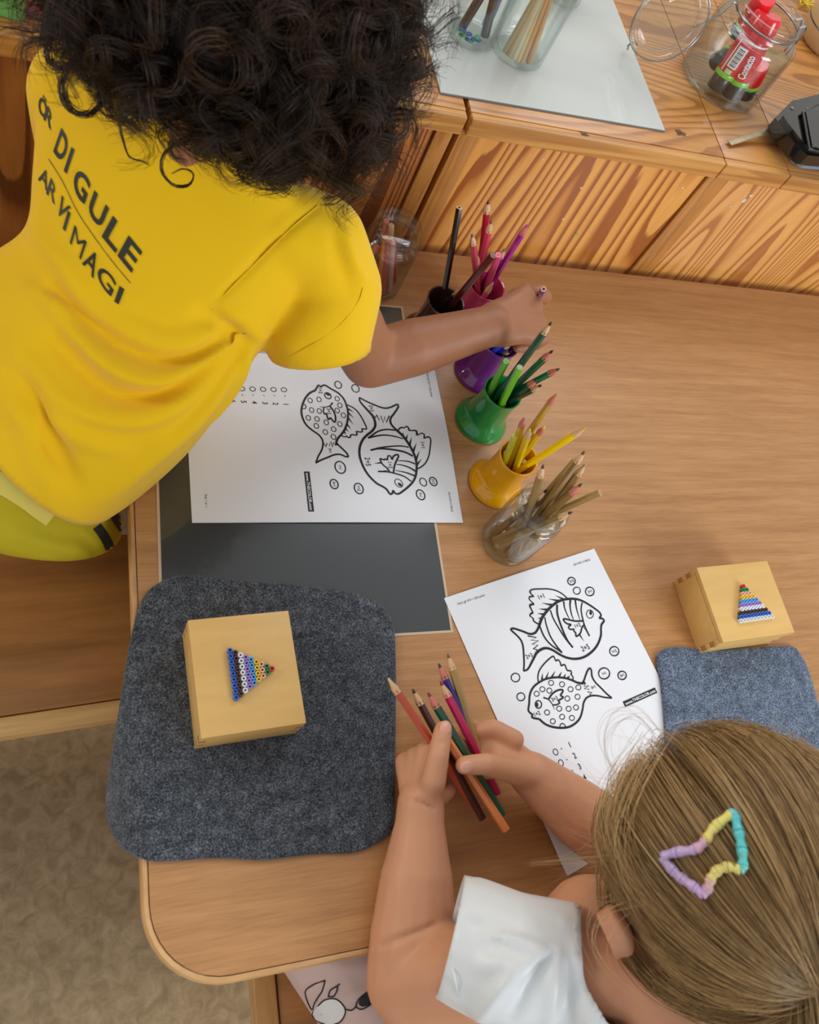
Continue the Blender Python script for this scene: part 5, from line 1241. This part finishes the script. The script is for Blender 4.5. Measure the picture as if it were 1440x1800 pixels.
# --- dark curls
def scalp_dirs(n, c, f, u, face_cut, low_cut):
    out = []
    while len(out) < n:
        d = RNG.normal(0, 1, 3); d /= np.linalg.norm(d); d = Vector(d)
        if d.dot(f) > face_cut and d.dot(u) < .55: continue
        if d.dot(u) < low_cut: continue
        out.append(d)
    return out
HC = HB - bf * .012 + bu * .010
hm = fuse([ball(HC, .087, 32, (1, 1.02, 1.0)), ball(HC - bf * .02 - bu * .01, .074, 24)] + [ball(HC + d * .082, .018, 10) for d in scalp_dirs(130, HC, bf, bu, .45, -.45)], .005, 2)
hair = mesh_obj('curly_hair', hm, M['hairbase'], boy)
S = []; shd = []; rad = []
NSEG = 30
for d in scalp_dirs(800, HC, bf, bu, .5, -.80):
    root = HC + d * .080; L = RNG.uniform(.075, .125) * (.5 if d.dot(bu) < -.45 else 1); turns = RNG.uniform(1.2, 3.2); R0 = RNG.uniform(.006, .0145); ph = RNG.uniform(0, 6.28)
    side_ = Vector(RNG.normal(0, 1, 3)); g_ = Vector((0, 0, -1)); sh = RNG.uniform(0, .6); cw = RNG.choice((-1, 1))
    axis = [root]; dirc = (d + side_ * .22).normalized(); st = L * .72 / (NSEG - 1)
    for i in range(NSEG - 1):
        t = i / (NSEG - 1); dirc = (dirc + g_ * .050 * (.4 + t) + side_ * .010).normalized()
        nx_ = axis[-1] + dirc * st
        rel = nx_ - HC
        if rel.length < .092 + .018 * t: nx_ = HC + rel.normalized() * (.092 + .018 * t)
        axis.append(nx_)
    ax0 = dirc.cross(V3(.3, .2, .9)).normalized()
    for k in range(13):
        o = Vector(RNG.normal(0, 1, 3)) * .0022; phk = ph + RNG.normal(0, .22); rk = R0 * RNG.uniform(.85, 1.15); lag = RNG.normal(0, .03); P = []
        for i in range(NSEG):
            t = i / (NSEG - 1); tg = (axis[min(i + 1, NSEG - 1)] - axis[max(0, i - 1)]).normalized(); a = tg.cross(ax0).normalized(); b = tg.cross(a)
            an = phk + cw * turns * 6.283 * t * (1 + lag); rr = rk * min(1, t * 2.6)
            P.append(axis[i] + a * rr * math.cos(an) + b * rr * math.sin(an) + o * (.4 + .9 * t))
        S.append([tuple(p) for p in P]); shd.append(min(1, max(0, sh + RNG.normal(0, .16)))); rad.append(.00034 * RNG.uniform(.7, 1.2))
# loose ringlets that hang over the shirt back: given by what they pass over
def ringlet(px_pts, z0, z1, n=16, sp_=.0016):
    P = [at(x, y, z0 + (z1 - z0) * i / (len(px_pts) - 1)) for i, (x, y) in enumerate(px_pts)]
    Q = catmull(P, 8); idx = np.linspace(0, len(Q) - 1, NSEG); Q = np.array([Q[int(i)] * (1 - i % 1) + Q[min(int(i) + 1, len(Q) - 1)] * (i % 1) for i in idx])
    for k in range(n):
        o = RNG.normal(0, 1, 3) * sp_; w_ = RNG.normal(0, .35, 3) * sp_
        S.append([tuple(q + o * (1 - .55 * i / NSEG) + w_ * math.sin(i * .4)) for i, q in enumerate(Q)]); shd.append(RNG.uniform(.25, .9)); rad.append(.00034)
ringlet([(190, 60), (140, 90), (112, 130), (108, 165), (128, 195), (160, 198), (178, 170), (165, 145), (140, 142)], 1.05, 1.03, 26, .0024)
ringlet([(200, 120), (190, 170), (205, 205), (214, 240), (226, 275), (250, 284), (262, 290)], 1.05, 1.02, 8, .0008)
ringlet([(300, 120), (335, 190), (345, 225), (310, 250), (288, 272), (284, 300), (305, 325), (332, 325), (340, 305), (322, 296), (302, 305)], 1.06, 1.01, 10, .0007)
ringlet([(280, 110), (320, 180), (345, 215), (335, 245), (300, 255), (305, 275), (330, 282)], 1.06, 1.03, 22, .0022)
ringlet([(380, 170), (365, 220), (375, 255), (405, 258), (425, 240), (420, 215)], 1.04, 1.01, 20, .002)
ringlet([(180, 110), (180, 170), (195, 205), (235, 215), (250, 190)], 1.05, 1.03, 22, .0024)
ringlet([(440, 200), (470, 240), (500, 275), (540, 300), (590, 310), (620, 290), (600, 265)], 1.03, 1.0, 26, .0035)
ringlet([(500, 190), (540, 250), (590, 290), (640, 285), (665, 250), (650, 220)], 1.05, 1.02, 26, .0035)
ringlet([(560, 150), (620, 220), (680, 250), (715, 230), (710, 195), (680, 190)], 1.06, 1.03, 22, .003)
ringlet([(620, 60), (680, 120), (700, 170), (660, 215), (640, 180)], 1.08, 1.05, 20, .002)
ringlet([(640, 20), (700, 60), (735, 90), (740, 120), (715, 125)], 1.1, 1.08, 12, .001)
ringlet([(650, 0), (710, 20), (738, 50), (722, 80), (700, 60)], 1.1, 1.08, 14, .0012)
ringlet([(120, 20), (85, 60), (85, 105), (115, 120), (150, 100)], 1.06, 1.05, 30, .003)
ringlet([(160, -10), (100, 20), (78, 60), (95, 95)], 1.06, 1.05, 30, .003)
strands('hair_strands', S, rad, M['hairb'], hair, shd, 'stuff')
# ================================================== blonde child
girl = empty('person', (.38, -.22, .44), 'blonde child in a white top holding a bunch of pencils at the table', 'person')
HG = atd(1278, 1515, .655); RG = .083
gf = V3(.079, .848, -.523).normalized(); gu = V3(-.504, .486, .713)
EAR = 1.18
hp_, gs, gf, gu = head_parts(HG, gf, gu, RG)
parts = hp_[:]
neckG = V3(.425, -.105, .865); SL = V3(.338, -.080, .832); SR = V3(.520, -.095, .845)
parts += chain([HG - gu * .03 - gf * .015, neckG], [.040, .036]); parts += chain([SL, neckG, SR], [.027, .036, .027])
parts += chain([neckG, V3(.43, -.125, .78), V3(.437, -.168, .67), V3(.44, -.20, .56)], [.046, .052, .056, .062])
EL = at(712, 1690, .742); WL = at(740, 1412, .762)
parts += [ball(V3(.405, -.068, .812), .046, 18), ball(V3(.45, -.07, .812), .046, 18)]
EL = at(722, 1722, .736)
parts += chain([SL, SL.lerp(EL, .5) + V3(0, 0, .002), EL, EL.lerp(WL, .25), EL.lerp(WL, .55), EL.lerp(WL, .88), WL], [.034, .0385, .0385, .0375, .0325, .0225, .0215])
ER = at(1075, 1475, .748); WR = at(935, 1362, .768)
parts += chain([SR, SR.lerp(ER, .5), ER, ER.lerp(WR, .4), ER.lerp(WR, .8), WR], [.036, .035, .033, .032, .0255, .022])
# left hand: thumb over the bundle, fingers beneath
zt = .790
KL = at(738, 1318, .760)
thumbL = [WL + V3(.006, .006, .006), at(762, 1372, .786), at(770, 1330, zt + .004), at(779, 1283, zt + .002)]
hl, tl = hand(WL, KL - WL, V3(-.88, -.05, .45), .98, 1, [(.95, .9, .5), (1.0, 1.0, .6), (1.1, 1.15, .7), (1.15, 1.2, .7)], thumbL, palm_len=.046, palm_w=.050)
parts += hl
parts += chain([at(748, 1395, .755), at(775, 1402, .750), at(790, 1388, .752)], [.009, .0085, .0072])
KR = at(868, 1318, .772)
thumbR = [WR + V3(-.004, -.002, .008), at(890, 1352, .788), at(856, 1343, zt + .006), at(816, 1345, zt + .004)]
hr, tr = hand(WR, KR - WR, V3(.30, .35, .88), .98, 1, [(.35, .95, .7), (.75, 1.1, .7), (.95, 1.2, .7), (1.0, 1.25, .8)], thumbR, palm_len=.044, palm_w=.048)
parts += hr
parts += chain([at(905, 1300, .778), at(868, 1280, .776), at(842, 1285, .766), at(835, 1305, .755)], [.0095, .0088, .0080, .0070])
# legs under the table
parts += chain([V3(.38, -.24, .50), V3(.32, -.15, .505), V3(.256, .005, .50)], [.062, .055, .043]); parts += chain([V3(.256, .008, .49), V3(.27, .04, .32), V3(.29, .03, .10), V3(.29, .10, .05)], [.042, .036, .026, .024])
parts += chain([V3(.48, -.24, .50), V3(.50, -.12, .505), V3(.50, .02, .50)], [.070, .060, .045]); parts += chain([V3(.50, .02, .50), V3(.50, .03, .32), V3(.50, .02, .10), V3(.50, .09, .05)], [.042, .036, .026, .024])
me = fuse(parts, .0026, 4)
clear_table(me)
bg_ = bvh_of(me); HG_ = lambda pts: [hit(bg_, x, y) for x, y in pts]
for pts, amp, wd in [([(709, 1405), (735, 1408), (755, 1416), (766, 1422)], -.0028, .0016), ([(668, 1663), (700, 1650), (735, 1638), (765, 1625)], -.003, .0022), ([(765, 1303), (775, 1306), (786, 1304)], -.0012, .001), ([(818, 1350), (820, 1340), (819, 1331)], -.0012, .001)]: fold(me, HG_(pts), amp * 1.3, wd)
mesh_obj('body', me, M['sking'], girl); face_bits(girl, HG, gs, gf, gu, RG, None)
nail(thumbL[-2], thumbL[-1], V3(-.2, -.35, .9), .0098, girl); nail(thumbR[-2], thumbR[-1], V3(-.35, -.35, .85), .0098, girl)
# pencils in her hands
def hp(tip, end, z0, z1, col, label, tipk='wood', lead=None, **kw):
    pencil(at(end[0], end[1], z0), at(tip[0], tip[1], z1), col, label, 'pencils held by the blonde child', tipk, lead, **kw)
hp((682, 1192), (838, 1424), .758, .792, (188, 74, 42), 'brick orange pencil, leftmost in the held bunch, pale worn tip', 'wood', (220, 180, 140))
hp((725, 1211), (849, 1440), .762, .782, (70, 36, 28), 'dark brown pencil second from left in the held bunch', 'wood', (60, 20, 16))
hp((752, 1217), (884, 1434), .768, .784, (20, 84, 58), 'dark green pencil with rosy point in the held bunch', 'pink', (120, 40, 40))
hp((774, 1197), (876, 1396), .762, .782, (196, 20, 84), 'magenta pencil with pale point and dark red lead held in hands', 'wood', (140, 20, 30))
hp((771, 1166), (850, 1345), .764, .776, (44, 34, 120), 'blue pencil with rosy point behind the magenta one', 'pink', (60, 30, 60))
hp((787, 1149), (848, 1345), .765, .779, (166, 132, 70), 'gold pencil farthest up, rightmost in the held bunch', 'wood', (110, 60, 40))
hp((781, 1292), (890, 1460), .772, .782, (214, 120, 56), 'light orange pencil with its end sticking out lowest', None, blunt=(214, 120, 56))
# --- white top
tn = V3(.1, -.55, .82)
tr_ = smooth_rings([
    ringdef(V3(.385, -.085, .885), V3(.465, -.105, .888), .036, tn, 1.0), ringdef(V3(.350, -.078, .862), V3(.505, -.10, .868), .050, tn, .95), ringdef(V3(.318, -.085, .828), V3(.540, -.115, .835), .068, tn, .9),
    ringdef(V3(.325, -.12, .765), V3(.545, -.14, .77), .080, tn, .88), ringdef(V3(.33, -.17, .68), V3(.54, -.18, .68), .085, tn, .88), ringdef(V3(.32, -.21, .58), V3(.55, -.21, .58), .09, tn, .88), ringdef(V3(.31, -.23, .50), V3(.56, -.23, .50), .09, tn, .88)], 4)
sp = [loft(tr_)]
SH = at(826, 1655, .815); sp += chain([SL + V3(.02, 0, .006), SL.lerp(SH, .5) + V3(0, -.004, .008), SH], [.044, .050, .049])
SH2 = SR.lerp(ER, .45); sp += chain([SR + V3(-.01, 0, 0), SH2], [.042, .046])
me = fuse(sp, .0035, 8)
sdn = (SH - SL).normalized(); sdn = (sdn + V3(-.25, .10, -.1)).normalized(); cut_local(me, SH + sdn * .016, sdn, SH + sdn * .016, .07)
sdn2 = (SH2 - SR).normalized(); cut_local(me, SH2 + sdn2 * .014, sdn2, SH2 + sdn2 * .014, .065)
# neckline: scooped opening
nc = at(1045, 1610, .885)
def scoop(me, c, r, zmin):
    bm = bmesh.new(); bm.from_mesh(me); dele = [v for v in bm.verts if math.hypot(v.co.x - c.x, v.co.y - c.y) < r and v.co.z > zmin]
    bmesh.ops.delete(bm, geom=dele, context='VERTS')
    for v in bm.verts:
        if v.is_boundary and math.hypot(v.co.x - c.x, v.co.y - c.y) < r * 1.15 and v.co.z > zmin:
            d = Vector((v.co.x - c.x, v.co.y - c.y, 0)); v.co.x = c.x + d.x / d.length * r; v.co.y = c.y + d.y / d.length * r
    bm.to_mesh(me); bm.free()
scoop(me, V3(.404, -.088, 0), .054, .825); scoop(me, V3(.43, -.035, 0), .046, .80)
bw = bvh_of(me); HW = lambda pts: [hit(bw, x, y) for x, y in pts]
for pts, amp, wd in [([(850, 1640), (910, 1655), (955, 1672)], .003, .003), ([(840, 1790), (880, 1740), (930, 1690), (960, 1665)], .0045, .004), ([(900, 1790), (935, 1730), (965, 1680)], -.004, .004), ([(960, 1800), (970, 1740), (980, 1670)], .004, .004), ([(1000, 1800), (1005, 1740), (1000, 1680)], -.004, .0045), ([(1040, 1800), (1035, 1740), (1020, 1690)], .004, .004), ([(850, 1700), (880, 1690), (920, 1700)], .003, .005), ([(960, 1560), (990, 1620), (1030, 1690), (1080, 1750)], .002, .003), ([(880, 1560), (930, 1540), (980, 1530)], -.002, .004), ([(830, 1620), (860, 1640), (880, 1680)], -.003, .004), ([(1080, 1800), (1070, 1760), (1050, 1700)], -.003, .004)]: fold(me, HW(pts), amp * 1.5, wd * 1.45)
clear_table(me); wt = mesh_obj('white_top', me, M['white'], girl); thicken(wt, .001)
bw = bvh_of(me)
seam([(1000, 1512), (985, 1540), (990, 1580), (1010, 1630), (1045, 1680), (1090, 1730)], M['white'], .0009, wt, 'neck_seam', bw)
seam([(800, 1610), (794, 1650), (796, 1700), (806, 1750), (822, 1800)], M['white'], .0008, wt, 'sleeve_hem', bw)
# --- trousers
sp = chain([V3(.38, -.24, .505), V3(.325, -.155, .51), V3(.246, -.035, .507), V3(.257, .014, .49)], [.074, .067, .056, .050]) + chain([V3(.257, .018, .49), V3(.27, .045, .32), V3(.29, .035, .14)], [.053, .046, .040])
sp += chain([V3(.48, -.24, .505), V3(.50, -.12, .51), V3(.50, .02, .505)], [.078, .069, .055]) + chain([V3(.50, .02, .50), V3(.50, .03, .32), V3(.50, .02, .14)], [.053, .046, .040])
me = fuse(sp, .004, 6); bt = bvh_of(me); HT = lambda pts: [hit(bt, x, y) for x, y in pts]
for pts, amp, wd in [([(600, 1740), (640, 1725), (680, 1720)], -.004, .005), ([(560, 1690), (620, 1700), (670, 1690)], .003, .006), ([(620, 1780), (660, 1770), (690, 1770)], .004, .005)]: fold(me, HT(pts), amp, wd)
tro = mesh_obj('trousers', me, M['pants'], girl); bt = bvh_of(me)
c5f = lambda x, y: (430 + x / 2.717, 1450 + y / 2.717)
def blob(pts, mat, name, off):
    P = catmull([c5f(x, y) + (0,) for x, y in pts], 4, True)[:, :2]; c = P.mean(0); V = []; F = []; nb = len(P); ok = True
    for t in (1, .66, .33):
        for p in P:
            q_ = c + (p - c) * t; h_ = hit(bt, q_[0], q_[1], off)
            if h_ is None: ok = False; break
            V.append(h_)
        if not ok: break
    if not ok: return
    h_ = hit(bt, c[0], c[1], off); V.append(h_)
    for j in range(2):
        for k in range(nb): F.append((j * nb + k, j * nb + (k + 1) % nb, (j + 1) * nb + (k + 1) % nb, (j + 1) * nb + k))
    for k in range(nb): F.append((2 * nb + k, 2 * nb + (k + 1) % nb, 3 * nb))
    mesh_obj(name, (V, F), mat, tro, True)
def inkline(pts, name='printed_outline', closed=False, rad=.0007):
    P = [hit(bt, *c5f(x, y), .0004) for x, y in pts]; P = [p for p in P if p is not None]
    if len(P) > 2: mesh_obj(name, tube(catmull(P, 4, closed), rad, 6, not closed), M['ink'], tro, True)
bl1 = [(385, 742), (372, 790), (350, 825), (335, 850), (320, 880), (290, 910), (268, 890), (265, 850), (290, 800), (330, 762)]
bl2 = [(355, 860), (385, 835), (430, 830), (462, 850), (482, 885), (470, 925), (440, 948), (380, 948), (340, 930), (325, 900)]
blob(bl1, M['patch'], 'white_print', .0005); blob(bl2, M['patch'], 'white_print', .0005)
inkline(bl1 + bl1[:1]); inkline(bl2 + bl2[:1]); inkline([(400, 820), (410, 790), (440, 770), (455, 758)]); inkline([(400, 820), (425, 818), (440, 795), (445, 772)])
inkline([(480, 880), (510, 885), (530, 870), (540, 840), (570, 810), (610, 785)]); inkline([(530, 870), (560, 880), (600, 860), (630, 830)])
inkline([(150, 705), (180, 710), (215, 690)]); inkline([(290, 910), (300, 880), (318, 870), (312, 900), (350, 945)]); inkline([(520, 948), (545, 925)])
blob([(545, 850), (560, 820), (595, 800), (625, 808), (620, 840), (590, 862), (560, 868)], M['stripe'], 'black_print', .0007)
# --- blonde hair
HCg = HG - gf * .006 + gu * .004
back = at(1345, 1765, .93)            # where the hair is gathered
hm = fuse([ball(HCg, RG * 1.10, 32, (1, 1, 1.0)), ball(HCg - gf * .035 - gu * .02, .062, 24)], .004, 3)
# the face stays free
bm = bmesh.new(); bm.from_mesh(hm); bmesh.ops.delete(bm, geom=[v for v in bm.verts if (v.co - HCg).dot(gf) > .035 and (v.co - HCg).dot(gu) < .035], context='VERTS'); bm.to_mesh(hm); bm.free()
gh = mesh_obj('blonde_hair', hm, M['hairbaseg'], girl)
S = []; shd = []; rad = []; NS = 22
gather = HCg - gf * .082 + gu * .006 + gs * .004
def slerp_path(d0, d1, R0, R1, n):
    q_ = Vector(d0).rotation_difference(Vector(d1)); out = []
    for i in range(n):
        t = i / (n - 1); qq = Quaternion().slerp(q_, t) if q_.angle > 1e-4 else Quaternion(); out.append(HCg + (qq @ Vector(d0)) * (R0 + (R1 - R0) * t + .006 * math.sin(math.pi * t)))
    return out
gd = (gather - HCg).normalized()
ear = HG - gs * RG * 1.2 + gu * RG * .22 - gf * RG * .27
nlock = 520
for L_ in range(nlock):
    while True:
        d = Vector(RNG.normal(0, 1, 3)).normalized()
        if d.dot(gu) < -.55: continue
        if d.dot(gf) > .62 and d.dot(gu) < .25: continue
        if d.dot(gd) > .92: continue
        break
    d = (d + gf * .25).normalized()
    Rl = RG * 1.12 + RNG.uniform(0, .008); base = slerp_path(d, gd, Rl, Rl * .98, NS)
    if min((b - ear).length for b in base) < .031: continue
    sh = RNG.uniform(.1, .8); wv = RNG.uniform(0, 6.28); wa = RNG.uniform(0, .0022); lat = gd.cross(d).normalized()
    for k in range(15):
        o = RNG.normal(0, 1, 3); o = Vector(o) * .0042; P = []
        for i, b in enumerate(base):
            t = i / (NS - 1); P.append(tuple(b + o * (1 - .45 * t) + lat * wa * math.sin(wv + t * 5) + (b - HCg).normalized() * .0022 * math.sin(k * 1.7 + sh * 9 + t * 4)))
        S.append(P); shd.append(min(1, max(0, sh + RNG.normal(0, .15)))); rad.append(.00022 * RNG.uniform(.7, 1.3))
# ponytail below the gathering point
for k in range(1400):
    o = Vector(RNG.normal(0, 1, 3)) * .009; P = []
    dirc = (gd * .7 + V3(0, -.25, -.3)).normalized()
    for i in range(NS):
        t = i / (NS - 1); P.append(tuple(gather + gd * .004 + dirc * .11 * t + V3(0, 0, -.09) * t * t + o * (.55 + 1.0 * t)))
    S.append(P); shd.append(RNG.uniform(.05, .6)); rad.append(.00024)
# fly-away wisps at the sides
for k in range(260):
    a = RNG.uniform(-1.9, 1.4); d = (gs * math.sin(a) * RNG.uniform(.7, 1) + gf * math.cos(a) * .8 + gu * RNG.uniform(-.2, .5)).normalized(); st = HCg + d * RG * 1.1
    v_ = (d + Vector(RNG.normal(0, .5, 3)) * .5).normalized(); P = []; l = RNG.uniform(.012, .045); cv = Vector(RNG.normal(0, 1, 3)) * .35
    for i in range(NS):
        t = i / (NS - 1); P.append(tuple(st + v_ * l * t + cv * l * t * t * .8 + V3(0, 0, -.01) * t * t))
    S.append(P); shd.append(RNG.uniform(.5, 1)); rad.append(.00010)
# long loose locks falling beside the ear towards the sheet
def lock(px, z0, z1, n, sp_, r=.00016, s0=.4, s1=.95):
    P = [at(x, y, z0 + (z1 - z0) * i / (len(px) - 1)) for i, (x, y) in enumerate(px)]; Q = catmull(P, 8); idx = np.linspace(0, len(Q) - 1, NS)
    Q = np.array([Q[int(i)] * (1 - i % 1) + Q[min(int(i) + 1, len(Q) - 1)] * (i % 1) for i in idx])
    for k in range(n):
        o = RNG.normal(0, 1, 3) * sp_; w_ = RNG.normal(0, 1, 3) * sp_
        S.append([tuple(q + o * (2.6 - 1.6 * i / NS) + w_ * math.sin(i * .22)) for i, q in enumerate(Q)]); shd.append(RNG.uniform(s0, s1)); rad.append(r)
lock([(1160, 1290), (1120, 1245), (1080, 1255), (1062, 1300), (1075, 1350), (1100, 1380)], .99, .95, 9, .0022, .00012)
lock([(1120, 1330), (1085, 1380), (1060, 1440), (1070, 1510), (1110, 1560)], .97, .94, 26, .0028, .00018)
lock([(1140, 1310), (1090, 1400), (1080, 1480), (1120, 1580), (1180, 1680)], .98, .95, 24, .003, .00018)
lock([(1120, 1500), (1060, 1505), (990, 1512), (930, 1518)], .95, .90, 10, .0012)
lock([(1110, 1480), (1050, 1500), (1010, 1560), (1030, 1640)], .94, .9, 30, .003, .00013)
lock([(1130, 1560), (1060, 1580), (1040, 1640), (1080, 1720), (1140, 1780)], .94, .91, 60, .004, .00014)
keep = [i for i, s_ in enumerate(S) if min((Vector(p) - ear).length for p in s_[::3]) > .036 or RNG.uniform() < .012]
S = [S[i] for i in keep]; shd = [shd[i] for i in keep]; rad = [rad[i] for i in keep]
strands('hair_strands', S, rad, M['hairg'], gh, shd, 'stuff')
tubev, tubef = tube(catmull([gather + gd * .004 + Vector((math.cos(a), math.sin(a), 0)) * 0 + (gs * math.cos(a) + gu * math.sin(a)) * .017 for a in np.linspace(0, 2 * math.pi, 16)[:-1]], 3, True), .0035, 8, False)
mesh_obj('hair_tie', (tubev, tubef), cmat((196, 40, 52), .6), gh, True)
# --- star-shaped hair clip
clipo = empty('hair_clip', HCg + gu * RG, 'pastel rainbow star-shaped clip in the blonde hair', 'hair clip')
bh = None
def onhead(px, py, off):
    d = ray(px, py).normalized(); R_ = RG * 1.12 + off; oc = CAM - HCg; b = oc.dot(d); c_ = oc.dot(oc) - R_ * R_; D = b * b - c_
    return CAM + d * (-b - math.sqrt(D)) if D > 0 else None
star = [(1167, 1508), (1190, 1498), (1222, 1493), (1240, 1478), (1256, 1455), (1285, 1432), (1292, 1434), (1298, 1460), (1304, 1490), (1306, 1520), (1302, 1528), (1280, 1524), (1262, 1530), (1250, 1545), (1245, 1560), (1236, 1570), (1222, 1560), (1200, 1545), (1185, 1532)]
Pc = [onhead(x, y, .016) for x, y in star]; Pc = catmull(Pc, 6, True); n_ = len(Pc)
cols = [(190, 164, 206)] * 1 + [(196, 166, 206), (214, 168, 190), (232, 214, 120), (232, 220, 120), (120, 206, 212), (92, 200, 204), (92, 200, 200), (100, 206, 200), (110, 206, 190), (226, 214, 120), (230, 216, 120), (230, 210, 124), (222, 180, 170), (212, 166, 196), (200, 168, 214), (196, 166, 210), (190, 164, 206), (186, 160, 204)]
segs = []; i0 = 0
for i in range(1, len(star) + 1):
    if i == len(star) or cols[i] != cols[i0]: segs.append((i0, i, cols[i0])); i0 = i
for a, b, c_ in segs:
    P = [Pc[k % n_] for k in range(a * 6, b * 6 + 1)]
    mesh_obj('clip_section', tube(P, [.0034 + .0005 * math.sin(k * 1.3) for k in range(len(P))], 10), cmat(c_, .35, .2), clipo, True, True)
